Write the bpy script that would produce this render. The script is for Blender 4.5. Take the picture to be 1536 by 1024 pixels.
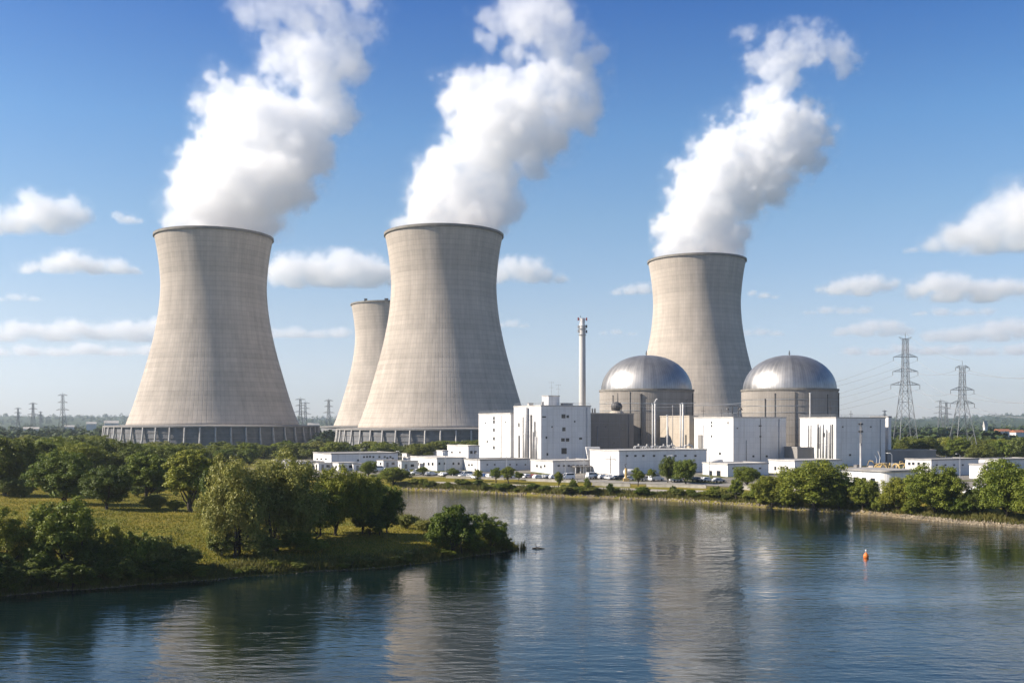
import bpy, bmesh, math, random
import numpy as np
from mathutils import Vector, Matrix
random.seed(7); RNG = np.random.default_rng(7)
SC = bpy.context.scene; COL = SC.collection
for _o in list(bpy.data.objects): bpy.data.objects.remove(_o)
# ------------------------------------------------------------------ camera
EYE = 22.0; FPX = 1493.33; HX, HY = 768.0, 636.0        # eye height (m), focal length and horizon in photo pixels
cam = bpy.data.objects.new('camera', bpy.data.cameras.new('camera')); COL.objects.link(cam); SC.camera = cam
cam.location = (0, 0, EYE); cam.rotation_euler = (math.radians(90), 0, 0)
cam.data.lens = 35; cam.data.sensor_width = 36; cam.data.sensor_fit = 'HORIZONTAL'
cam.data.shift_y = (HY - 512) / 1536; cam.data.clip_start = 0.5; cam.data.clip_end = 60000
# ------------------------------------------------------------------ light
SUN_AZ, SUN_EL = math.radians(-96.5), math.radians(33)
HAZE = 0.00008
SUN = Vector((math.sin(SUN_AZ) * math.cos(SUN_EL), math.cos(SUN_AZ) * math.cos(SUN_EL), math.sin(SUN_EL)))
W = bpy.data.worlds.new('World'); SC.world = W; W.use_nodes = True
nt = W.node_tree; bg = nt.nodes['Background']
sky = nt.nodes.new('ShaderNodeTexSky'); sky.sky_type = 'NISHITA'; sky.sun_disc = False
sky.sun_elevation = SUN_EL; sky.sun_rotation = SUN_AZ
sky.altitude = 0; sky.air_density = 1.0; sky.dust_density = 0.3; sky.ozone_density = 2.5
wtc = nt.nodes.new('ShaderNodeTexCoord'); wsx = nt.nodes.new('ShaderNodeSeparateXYZ'); nt.links.new(wtc.outputs['Generated'], wsx.inputs[0])
ramp = nt.nodes.new('ShaderNodeValToRGB'); nt.links.new(wsx.outputs[2], ramp.inputs[0])     # sky tint by height: deep blue in view, unseen zenith dimmed to darken shade
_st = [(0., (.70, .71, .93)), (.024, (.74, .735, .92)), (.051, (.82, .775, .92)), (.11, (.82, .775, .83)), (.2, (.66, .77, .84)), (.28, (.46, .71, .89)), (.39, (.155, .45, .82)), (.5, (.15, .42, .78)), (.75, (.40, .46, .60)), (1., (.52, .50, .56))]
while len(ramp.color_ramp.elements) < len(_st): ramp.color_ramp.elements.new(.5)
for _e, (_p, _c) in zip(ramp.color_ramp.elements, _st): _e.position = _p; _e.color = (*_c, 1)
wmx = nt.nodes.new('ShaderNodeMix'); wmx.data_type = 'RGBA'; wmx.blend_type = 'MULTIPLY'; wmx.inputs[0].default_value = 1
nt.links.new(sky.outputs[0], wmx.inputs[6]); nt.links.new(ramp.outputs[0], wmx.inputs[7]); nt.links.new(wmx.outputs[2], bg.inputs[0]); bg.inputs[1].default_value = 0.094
sl = bpy.data.lights.new('sun', 'SUN'); sl.energy = 5.0; sl.angle = math.radians(0.55); sl.color = (1.0, 0.90, 0.77)
so = bpy.data.objects.new('sun', sl); COL.objects.link(so); so.rotation_euler = SUN.to_track_quat('Z', 'Y').to_euler()
SC.view_settings.view_transform = 'Standard'; SC.view_settings.look = 'None'
SC.view_settings.gamma = 1; SC.view_settings.use_curve_mapping = False; SC.view_settings.exposure = 0.85
SC.render.engine = 'CYCLES'; cy = SC.cycles
cy.use_denoising = True; cy.max_bounces = 16; cy.diffuse_bounces = 2; cy.glossy_bounces = 2; cy.transmission_bounces = 2
cy.volume_bounces = 12; cy.transparent_max_bounces = 32; cy.caustics_reflective = False; cy.caustics_refractive = False
cy.sample_clamp_indirect = 6; cy.volume_max_steps = 512; cy.volume_step_rate = 1.0
cy.use_adaptive_sampling = True; cy.adaptive_threshold = 0.012
# ------------------------------------------------------------------ helpers
def P(px, py, Y): return Vector(((px - HX) / FPX * Y, Y, EYE - (py - HY) / FPX * Y))
def gx(px, Y): return (px - HX) / FPX * Y
def N(tree, typ, **kw):
    n = tree.nodes.new(typ)
    for k, v in kw.items():
        if k == 'ins':
            for i, x in v.items():
                if hasattr(x, 'is_output'): tree.links.new(x, n.inputs[i])
                else: n.inputs[i].default_value = x
        else: setattr(n, k, v)
    return n
def tag(o, label=None, cat=None, group=None, kind=None):
    if label: o['label'] = label
    if cat: o['category'] = cat
    if group: o['group'] = group
    if kind: o['kind'] = kind
    return o
def thing(name, label, cat, loc=(0, 0, 0), rz=0, group=None):
    o = bpy.data.objects.new(name, None); COL.objects.link(o); o.location = loc; o.rotation_euler = (0, 0, rz)
    o.empty_display_size = 1
    return tag(o, label, cat, group)
class MB:
    def __init__(s): s.v = []; s.f = []; s.m = []; s.uv = {}
    def quad(s, a, b, c, d, m=0):
        i = len(s.v); s.v += [tuple(a), tuple(b), tuple(c), tuple(d)]; s.f.append((i, i+1, i+2, i+3)); s.m.append(m)
    def box(s, lo, hi, m=0, top=None, M=None):
        x0, y0, z0 = lo; x1, y1, z1 = hi; i = len(s.v)
        vs = [(x0,y0,z0),(x1,y0,z0),(x1,y1,z0),(x0,y1,z0),(x0,y0,z1),(x1,y0,z1),(x1,y1,z1),(x0,y1,z1)]
        if M is not None: vs = [tuple(M @ Vector(q)) for q in vs]
        s.v += vs
        for k, q in enumerate(((0,3,2,1),(4,5,6,7),(0,1,5,4),(1,2,6,5),(2,3,7,6),(3,0,4,7))):
            s.f.append(tuple(i + a for a in q)); s.m.append(top if (k == 1 and top is not None) else m)
    def tube(s, pts, r, n=8, m=0, cap=True):
        pts = [Vector(p) for p in pts]; rs = r if hasattr(r, '__len__') else [r] * len(pts)
        base = len(s.v); up = None
        for k, p in enumerate(pts):
            t = (pts[min(k+1, len(pts)-1)] - pts[max(k-1, 0)]).normalized()
            if up is None:
                up = Vector((0,0,1)) if abs(t.z) < .9 else Vector((1,0,0))
            a = t.cross(up).normalized(); b = a.cross(t).normalized(); up = b
            for j in range(n):
                w = 2 * math.pi * j / n
                s.v.append(tuple(p + a * (math.cos(w) * rs[k]) + b * (math.sin(w) * rs[k])))
        for k in range(len(pts) - 1):
            for j in range(n):
                j2 = (j + 1) % n
                s.f.append((base+k*n+j, base+k*n+j2, base+(k+1)*n+j2, base+(k+1)*n+j)); s.m.append(m)
        if cap:
            s.f.append(tuple(base + j for j in range(n))[::-1]); s.m.append(m)
            s.f.append(tuple(base + (len(pts)-1)*n + j for j in range(n))); s.m.append(m)
    def lathe(s, prof, n=48, c=(0, 0), m=0, close=False, a0=0.0):
        base = len(s.v); L = len(prof)
        for r, z in prof:
            for j in range(n):
                w = 2 * math.pi * j / n + a0; s.v.append((c[0] + r * math.cos(w), c[1] + r * math.sin(w), z))
        segs = L if close else L - 1
        for k in range(segs):
            for j in range(n):
                j2 = (j + 1) % n; k2 = (k + 1) % L
                q = (base+k*n+j, base+k*n+j2, base+k2*n+j2, base+k2*n+j)
                s.uv[len(s.f)] = ((j/n, prof[k][1]), ((j+1)/n, prof[k][1]), ((j+1)/n, prof[k2][1]), (j/n, prof[k2][1]))
                s.f.append(q); s.m.append(m)
    def disc(s, r, z, n=32, c=(0, 0), m=0):
        base = len(s.v)
        s.v += [(c[0] + r * math.cos(2*math.pi*j/n), c[1] + r * math.sin(2*math.pi*j/n), z) for j in range(n)]
        s.f.append(tuple(range(base, base + n))); s.m.append(m)
    def prism(s, poly, z0, z1, m=0, top=None):
        b = len(s.v); n = len(poly)
        s.v += [(x, y, z0) for x, y in poly] + [(x, y, z1) for x, y in poly]
        for j in range(n):
            s.f.append((b+j, b+(j+1) % n, b+n+(j+1) % n, b+n+j)); s.m.append(m)
        s.f.append(tuple(b+n+j for j in range(n))); s.m.append(m if top is None else top)
    def mesh(s, name, mats, smooth=False):
        me = bpy.data.meshes.new(name); me.from_pydata(s.v, [], s.f)
        for q in (mats if isinstance(mats, (list, tuple)) else [mats]): me.materials.append(q)
        me.polygons.foreach_set('material_index', s.m)
        if s.uv:
            ul = me.uv_layers.new(name='UVMap')
            for fi, uvs in s.uv.items():
                p = me.polygons[fi]
                for k, li in enumerate(p.loop_indices): ul.data[li].uv = uvs[k]
        if smooth: me.polygons.foreach_set('use_smooth', [True] * len(me.polygons))
        me.update(); return me
def link(name, me, parent=None, loc=(0, 0, 0), rz=0):
    o = bpy.data.objects.new(name, me); COL.objects.link(o); o.location = loc; o.rotation_euler = (0, 0, rz)
    if parent is not None: o.parent = parent
    return o
def obj(name, mb, mats, parent=None, loc=(0, 0, 0), rz=0, smooth=False):
    return link(name, mb.mesh(name, mats, smooth), parent, loc, rz)
def dup(root, loc, rz=None, label=None, group=None, scale=None):
    r = root.copy(); COL.objects.link(r); r.location = loc
    if rz is not None: r.rotation_euler = (0, 0, rz)
    if scale is not None: r.scale = scale if hasattr(scale, '__len__') else (scale,) * 3
    if label: r['label'] = label
    if group: r['group'] = group
    elif 'group' in r and group == '': del r['group']
    for ch in root.children:
        c = ch.copy(); COL.objects.link(c); c.parent = r
        for g in ch.children:
            d = g.copy(); COL.objects.link(d); d.parent = c
    return r
def quads_mesh(name, V, mats, mi=None, smooth=False):
    """V: (n,4,3) array of quads"""
    n = len(V); me = bpy.data.meshes.new(name)
    me.vertices.add(n * 4); me.vertices.foreach_set('co', V.reshape(-1).astype(np.float32))
    me.loops.add(n * 4); me.loops.foreach_set('vertex_index', np.arange(n * 4, dtype=np.int32))
    me.polygons.add(n); me.polygons.foreach_set('loop_start', np.arange(0, n * 4, 4, dtype=np.int32))
    for q in (mats if isinstance(mats, (list, tuple)) else [mats]): me.materials.append(q)
    if mi is not None: me.polygons.foreach_set('material_index', mi.astype(np.int32))
    if smooth: me.polygons.foreach_set('use_smooth', np.ones(n, bool))
    me.update(calc_edges=True); return me
def grid_mesh(name, X, Y, Z, mat, smooth=True):
    a, b = X.shape; me = bpy.data.meshes.new(name)
    me.vertices.add(a * b); me.vertices.foreach_set('co', np.stack([X, Y, Z], -1).reshape(-1).astype(np.float32))
    I = np.arange(a * b).reshape(a, b)
    q = np.stack([I[:-1, :-1], I[:-1, 1:], I[1:, 1:], I[1:, :-1]], -1).reshape(-1, 4).astype(np.int32); n = len(q)
    me.loops.add(n * 4); me.loops.foreach_set('vertex_index', q.reshape(-1))
    me.polygons.add(n); me.polygons.foreach_set('loop_start', np.arange(0, n * 4, 4, dtype=np.int32))
    me.materials.append(mat); me.polygons.foreach_set('use_smooth', np.full(n, smooth)); me.update(calc_edges=True); return me
def vnoise(x, y, seed=0):
    """value noise on arrays, about -1..1"""
    x = np.asarray(x, float); y = np.asarray(y, float); xi = np.floor(x); yi = np.floor(y); fx = x - xi; fy = y - yi
    fx = fx * fx * (3 - 2 * fx); fy = fy * fy * (3 - 2 * fy)
    def h(a, b):
        q = np.sin(a * 127.1 + b * 311.7 + seed * 74.7) * 43758.5453; return (q - np.floor(q)) * 2 - 1
    return (h(xi, yi) * (1-fx) + h(xi+1, yi) * fx) * (1-fy) + (h(xi, yi+1) * (1-fx) + h(xi+1, yi+1) * fx) * fy
def fbm(x, y, seed=0, o=4):
    s = 0; a = .5
    for k in range(o): s = s + a * vnoise(x * 2**k, y * 2**k, seed + k); a *= .5
    return s
# ------------------------------------------------------------------ materials
def mat(name, col, rough=.7, col2=None, scale=.15, metal=0., spec=.4, bump=0., bscale=3., streak=False, detail=5., lo=.35, hi=.65):
    m = bpy.data.materials.new(name); m.use_nodes = True; t = m.node_tree; b = t.nodes['Principled BSDF']
    b.inputs['Roughness'].default_value = rough; b.inputs['Metallic'].default_value = metal
    b.inputs['Specular IOR Level'].default_value = spec
    col = (*col, 1)
    if col2 is None: b.inputs['Base Color'].default_value = col
    tc = N(t, 'ShaderNodeTexCoord')
    if col2 is not None:
        mp = N(t, 'ShaderNodeMapping', ins={0: tc.outputs['Object'], 3: (1, 1, .12 if streak else 1)})
        n = N(t, 'ShaderNodeTexNoise', ins={'Vector': mp.outputs[0], 'Scale': scale, 'Detail': detail, 'Roughness': .62})
        r = N(t, 'ShaderNodeMapRange', ins={0: n.outputs[0], 1: lo, 2: hi})
        x = N(t, 'ShaderNodeMix', data_type='RGBA', ins={0: r.outputs[0], 6: col, 7: (*col2, 1)})
        t.links.new(x.outputs[2], b.inputs['Base Color'])
    if bump:
        n2 = N(t, 'ShaderNodeTexNoise', ins={'Vector': tc.outputs['Object'], 'Scale': bscale, 'Detail': 4.})
        bp = N(t, 'ShaderNodeBump', ins={'Strength': bump, 'Distance': .1, 'Height': n2.outputs[0]})
        t.links.new(bp.outputs[0], b.inputs['Normal'])
    return m
def shell_mat():
    m = bpy.data.materials.new('formed_concrete'); m.use_nodes = True; t = m.node_tree; b = t.nodes['Principled BSDF']
    b.inputs['Roughness'].default_value = .85; b.inputs['Diffuse Roughness'].default_value = .3; b.inputs['Specular IOR Level'].default_value = .15
    uv = N(t, 'ShaderNodeUVMap', uv_map='UVMap'); sp = N(t, 'ShaderNodeSeparateXYZ', ins={0: uv.outputs[0]})
    def M(op, a, b_=None, c=None):
        d = {0: a}
        if b_ is not None: d[1] = b_
        if c is not None: d[2] = c
        return N(t, 'ShaderNodeMath', operation=op, ins=d).outputs[0]
    u = M('MULTIPLY', sp.outputs[0], 120.); v = M('DIVIDE', sp.outputs[1], 3.4)
    fu = M('ABSOLUTE', M('SUBTRACT', M('FRACT', u), .5)); fv = M('ABSOLUTE', M('SUBTRACT', M('FRACT', v), .5))
    lu = N(t, 'ShaderNodeMapRange', ins={0: fu, 1: .38, 2: .5}).outputs[0]; lv = N(t, 'ShaderNodeMapRange', ins={0: fv, 1: .38, 2: .5}).outputs[0]
    wn = N(t, 'ShaderNodeTexWhiteNoise', noise_dimensions='1D', ins={'W': M('FLOOR', v)})
    wu = N(t, 'ShaderNodeTexWhiteNoise', noise_dimensions='1D', ins={'W': M('ADD', M('FLOOR', u), 700.)})
    cb = N(t, 'ShaderNodeCombineXYZ', ins={0: M('FLOOR', u), 1: M('FLOOR', v)})
    wp = N(t, 'ShaderNodeTexWhiteNoise', noise_dimensions='2D', ins={'Vector': cb.outputs[0]})
    tc = N(t, 'ShaderNodeTexCoord')
    mp = N(t, 'ShaderNodeMapping', ins={0: tc.outputs['Object'], 3: (1, 1, .05)})
    st = N(t, 'ShaderNodeTexNoise', ins={'Vector': mp.outputs[0], 'Scale': .22, 'Detail': 5., 'Roughness': .65})
    bl = N(t, 'ShaderNodeTexNoise', ins={'Vector': tc.outputs['Object'], 'Scale': .03, 'Detail': 4.})
    mp2 = N(t, 'ShaderNodeMapping', ins={0: tc.outputs['Object'], 3: (.1, .1, 1.6)})
    hb = N(t, 'ShaderNodeTexNoise', ins={'Vector': mp2.outputs[0], 'Scale': .12, 'Detail': 3.})
    k = M('ADD', .80, M('MULTIPLY', wn.outputs[0], .10)); k = M('ADD', k, M('MULTIPLY', wu.outputs[0], .05)); k = M('ADD', k, M('MULTIPLY', wp.outputs[0], .06))
    k = M('ADD', k, M('MULTIPLY', M('SUBTRACT', st.outputs[0], .5), .55)); k = M('ADD', k, M('MULTIPLY', M('SUBTRACT', bl.outputs[0], .5), .34))
    k = M('ADD', k, M('MULTIPLY', M('SUBTRACT', hb.outputs[0], .5), .3))
    k = M('MULTIPLY', k, M('SUBTRACT', 1., M('MULTIPLY', lu, .10))); k = M('MULTIPLY', k, M('SUBTRACT', 1., M('MULTIPLY', lv, .14)))
    x = N(t, 'ShaderNodeVectorMath', operation='SCALE', ins={0: (.54, .472, .40), 3: k})
    t.links.new(x.outputs[0], b.inputs['Base Color'])
    h = M('ADD', M('MULTIPLY', lu, -1.), M('MULTIPLY', lv, -.6))
    bp = N(t, 'ShaderNodeBump', ins={'Strength': .3, 'Distance': .2, 'Height': h}); t.links.new(bp.outputs[0], b.inputs['Normal'])
    return m
def wall_mat(name, col, pw=3.0, ph=2.4, dirt=.5):
    m = bpy.data.materials.new(name); m.use_nodes = True; t = m.node_tree; b = t.nodes['Principled BSDF']
    b.inputs['Roughness'].default_value = .75; b.inputs['Specular IOR Level'].default_value = .3
    tc = N(t, 'ShaderNodeTexCoord').outputs['Object']; sp = N(t, 'ShaderNodeSeparateXYZ', ins={0: tc})
    def M(op, a, b_=None):
        d = {0: a}
        if b_ is not None: d[1] = b_
        return N(t, 'ShaderNodeMath', operation=op, ins=d).outputs[0]
    u = M('DIVIDE', M('ADD', sp.outputs[0], sp.outputs[1]), pw); v = M('DIVIDE', sp.outputs[2], ph)
    cb = N(t, 'ShaderNodeCombineXYZ', ins={0: M('FLOOR', u), 1: M('FLOOR', v)}); wp = N(t, 'ShaderNodeTexWhiteNoise', noise_dimensions='2D', ins={'Vector': cb.outputs[0]})
    l1 = N(t, 'ShaderNodeMapRange', ins={0: M('ABSOLUTE', M('SUBTRACT', M('FRACT', u), .5)), 1: .465, 2: .49}).outputs[0]; l2 = N(t, 'ShaderNodeMapRange', ins={0: M('ABSOLUTE', M('SUBTRACT', M('FRACT', v), .5)), 1: .46, 2: .49}).outputs[0]
    mp = N(t, 'ShaderNodeMapping', ins={0: tc, 3: (1, 1, .07)}); st = N(t, 'ShaderNodeTexNoise', ins={'Vector': mp.outputs[0], 'Scale': .55, 'Detail': 6., 'Roughness': .68})
    bl = N(t, 'ShaderNodeTexNoise', ins={'Vector': tc, 'Scale': .13, 'Detail': 4.})
    d1 = N(t, 'ShaderNodeMapRange', ins={0: st.outputs[0], 1: .5, 2: .78, 3: 0., 4: dirt}).outputs[0]
    k = M('ADD', .95, M('MULTIPLY', wp.outputs[0], .07)); k = M('ADD', k, M('MULTIPLY', M('SUBTRACT', bl.outputs[0], .5), .16)); k = M('MULTIPLY', k, M('SUBTRACT', 1., M('MULTIPLY', M('MAXIMUM', l1, l2), .16)))
    x = N(t, 'ShaderNodeVectorMath', operation='SCALE', ins={0: col, 3: k}).outputs[0]
    mx = N(t, 'ShaderNodeMix', data_type='RGBA', ins={0: d1, 6: x, 7: (col[0] * .62, col[1] * .58, col[2] * .52, 1)}); t.links.new(mx.outputs[2], b.inputs['Base Color'])
    bp = N(t, 'ShaderNodeBump', ins={'Strength': .3, 'Distance': .04, 'Height': M('SUBTRACT', 1., M('MAXIMUM', l1, l2))}); t.links.new(bp.outputs[0], b.inputs['Normal'])
    return m
def water_mat():
    m = bpy.data.materials.new('river_water'); m.use_nodes = True; t = m.node_tree; b = t.nodes['Principled BSDF']
    b.inputs['Base Color'].default_value = (.004, .012, .012, 1); b.inputs['Roughness'].default_value = .04; b.inputs['IOR'].default_value = 1.5
    tc = N(t, 'ShaderNodeTexCoord')
    def wave(sc, sx, sy, rot, det=3., ro=.55):
        mp = N(t, 'ShaderNodeMapping', ins={0: tc.outputs['Object'], 2: (0, 0, rot), 3: (sx, sy, 1)})
        return N(t, 'ShaderNodeTexNoise', ins={'Vector': mp.outputs[0], 'Scale': sc, 'Detail': det, 'Roughness': ro}).outputs[0]
    w1 = wave(1.5, .33, .8, .10, 4.); w2 = wave(.42, .4, .9, -.15); w3 = wave(.022, .45, 1.5, .12, 5.)
    # patches of calmer and livelier water
    pr = N(t, 'ShaderNodeMapRange', ins={0: w3, 1: .38, 2: .62, 3: .22, 4: 1.15})
    a = N(t, 'ShaderNodeMath', operation='MULTIPLY', ins={0: w1, 1: pr.outputs[0]})
    s = N(t, 'ShaderNodeMath', operation='MULTIPLY_ADD', ins={0: w2, 1: 1.3, 2: a.outputs[0]})
    bp = N(t, 'ShaderNodeBump', ins={'Strength': .5, 'Distance': .17, 'Height': s.outputs[0]}); t.links.new(bp.outputs[0], b.inputs['Normal'])
    return m
M_SHELL = shell_mat(); M_WATER = water_mat()
M_DARKRIM = mat('rim_concrete', (.16, .15, .135), .9, (.24, .22, .19), .3)
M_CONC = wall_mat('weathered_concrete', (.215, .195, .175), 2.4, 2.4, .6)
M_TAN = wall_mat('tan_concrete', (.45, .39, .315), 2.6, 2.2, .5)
M_STACK = mat('stack_concrete', (.56, .54, .51), .85, (.44, .42, .39), .2, streak=True)
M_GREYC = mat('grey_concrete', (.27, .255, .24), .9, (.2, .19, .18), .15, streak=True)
M_WHITE = wall_mat('white_cladding', (.71, .695, .675))
M_WHITE2 = wall_mat('white_render', (.68, .665, .645), 2.2, 3.1, .6)
M_ROOF = mat('roof_felt', (.36, .34, .31), .95, (.22, .21, .20), .25)
M_ROOFL = mat('pale_roof', (.52, .49, .45), .95, (.38, .36, .33), .2)
M_DARK = mat('dark_metal', (.05, .05, .055), .5, (.09, .085, .08), .8)
M_GLASS = mat('window_glass', (.02, .024, .03), .12, spec=.5)
M_JOINT = mat('joint_filler', (.64, .63, .61), .9)
M_STEEL = mat('galvanised_steel', (.42, .43, .44), .5, (.30, .31, .32), .5, metal=.5)
M_PIPE = mat('pale_pipe', (.6, .59, .57), .5, (.45, .43, .41), .4)
M_RED = mat('red_paint', (.45, .07, .04), .5, (.3, .05, .04), 1.)
M_YEL = mat('yellow_paint', (.52, .36, .12), .7, (.36, .26, .12), 1.)
# ------------------------------------------------------------------ cooling towers
PROF = [(20, 60.3), (29, 56.9), (39.4, 53.5), (49, 50.7), (58.6, 48.0), (72, 44.4), (87, 41.0), (104, 38.2), (121, 36.9), (134, 37.5), (147, 39.0), (158.6, 41.0)]
def shell_r(z):
    zs = [p[0] for p in PROF]; rs = [p[1] for p in PROF]
    k = max(0, min(len(zs) - 2, int(np.searchsorted(zs, z)) - 1))
    def sl(i):
        if i == 0: return (rs[1]-rs[0])/(zs[1]-zs[0])
        if i == len(zs)-1: return (rs[-1]-rs[-2])/(zs[-1]-zs[-2])
        return (rs[i+1]-rs[i-1])/(zs[i+1]-zs[i-1])
    h = zs[k+1]-zs[k]; t = (z-zs[k])/h
    return (2*t**3-3*t**2+1)*rs[k] + (t**3-2*t**2+t)*h*sl(k) + (-2*t**3+3*t**2)*rs[k+1] + (t**3-t**2)*h*sl(k+1)
_zs = np.linspace(20, 158.6, 60)
_mb = MB(); _mb.lathe([(shell_r(z), z) for z in _zs] + [(shell_r(z) - .8, z) for z in _zs[::-1]], 144, close=True); SHELL_ME = _mb.mesh('shell', M_SHELL, True)
_mb = MB(); _mb.lathe([(40.5, 158.2), (41.9, 158.2), (41.9, 159.9), (40.5, 159.9)], 144, close=True); RIM_ME = _mb.mesh('rim', M_DARKRIM)
RSK = 73.5
_mb = MB()
_mb.lathe([(RSK, 4), (RSK, 19.0)], 176); _mb.lathe([(RSK - 1.2, 19.0), (RSK - 1.2, 4)], 176)
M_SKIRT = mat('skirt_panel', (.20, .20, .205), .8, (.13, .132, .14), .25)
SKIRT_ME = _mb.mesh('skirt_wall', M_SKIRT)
_mb = MB()
for z in (8.0, 11.6, 15.2): _mb.lathe([(RSK + .05, z), (RSK + .3, z), (RSK + .3, z + .35), (RSK + .05, z + .35)], 176, close=True)
GIRT_ME = _mb.mesh('girt', M_GREYC)
_mb = MB(); _mb.lathe([(RSK - 1.5, 19.0), (RSK + 1.3, 19.0), (RSK + 1.3, 20.0), (RSK - 1.5, 20.2), (59.8, 20.6), (59.8, 19.8)], 176, close=True); CAP_ME = _mb.mesh('skirt_roof', M_GREYC)
_mb = MB()       # a curved buttress column, foot outside, head under the skirt roof
_mb.tube([(RSK + 3.4, 0, 3.5), (RSK + 2.6, 0, 7), (RSK + 1.5, 0, 11.5), (RSK + .9, 0, 15.5), (RSK + .75, 0, 19.0)], [.75, .72, .66, .62, .6], 8)
COLUMN_ME = _mb.mesh('column', mat('column_concrete', (.46, .44, .41), .85, (.34, .32, .30), .5), True)
TOWERS = [(321.5, 770, 1.07, 'hyperbolic concrete cooling tower with dense steam, alone behind the meadow trees', True),
          (666, 690, .987, 'hyperbolic concrete cooling tower with dense steam just behind the white turbine block', True),
          (584, 1130, 1.04, 'distant cooling tower without steam, half hidden behind another tower', False),
          (1045, 960, 1.127, 'steaming cooling tower rising between the two silver domes', True)]
for px, D, s, lab, skirt in TOWERS:
    t = thing('cooling_tower', lab, 'cooling tower', (gx(px, D), D, 0))
    t.scale = (s, s, {1.07: 1.042, .987: .957, 1.127: 1.122, 1.04: .985}.get(s, 1.0))
    link('shell', SHELL_ME, t); link('rim', RIM_ME, t)
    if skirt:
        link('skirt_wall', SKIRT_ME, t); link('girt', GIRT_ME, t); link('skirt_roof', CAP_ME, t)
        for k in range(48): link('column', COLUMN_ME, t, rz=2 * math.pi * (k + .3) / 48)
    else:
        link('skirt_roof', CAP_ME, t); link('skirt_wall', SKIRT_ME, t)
        a = MB(); a.tube([(8, -40.9, 159.8), (8, -40.9, 167)], .25); a.tube([(6.5, -40.9, 164.5), (9.5, -40.9, 164.5)], .2); obj('aerial', a, M_DARK, t)
        for q in ((-22, -36.4, -19, -33.8, 162.2), (0, -41.6, 4, -40.6, 161.8)): a = MB(); a.box((q[0], q[1], 159.6), (q[2], q[3], q[4])); obj('platform', a, M_DARK, t)
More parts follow.
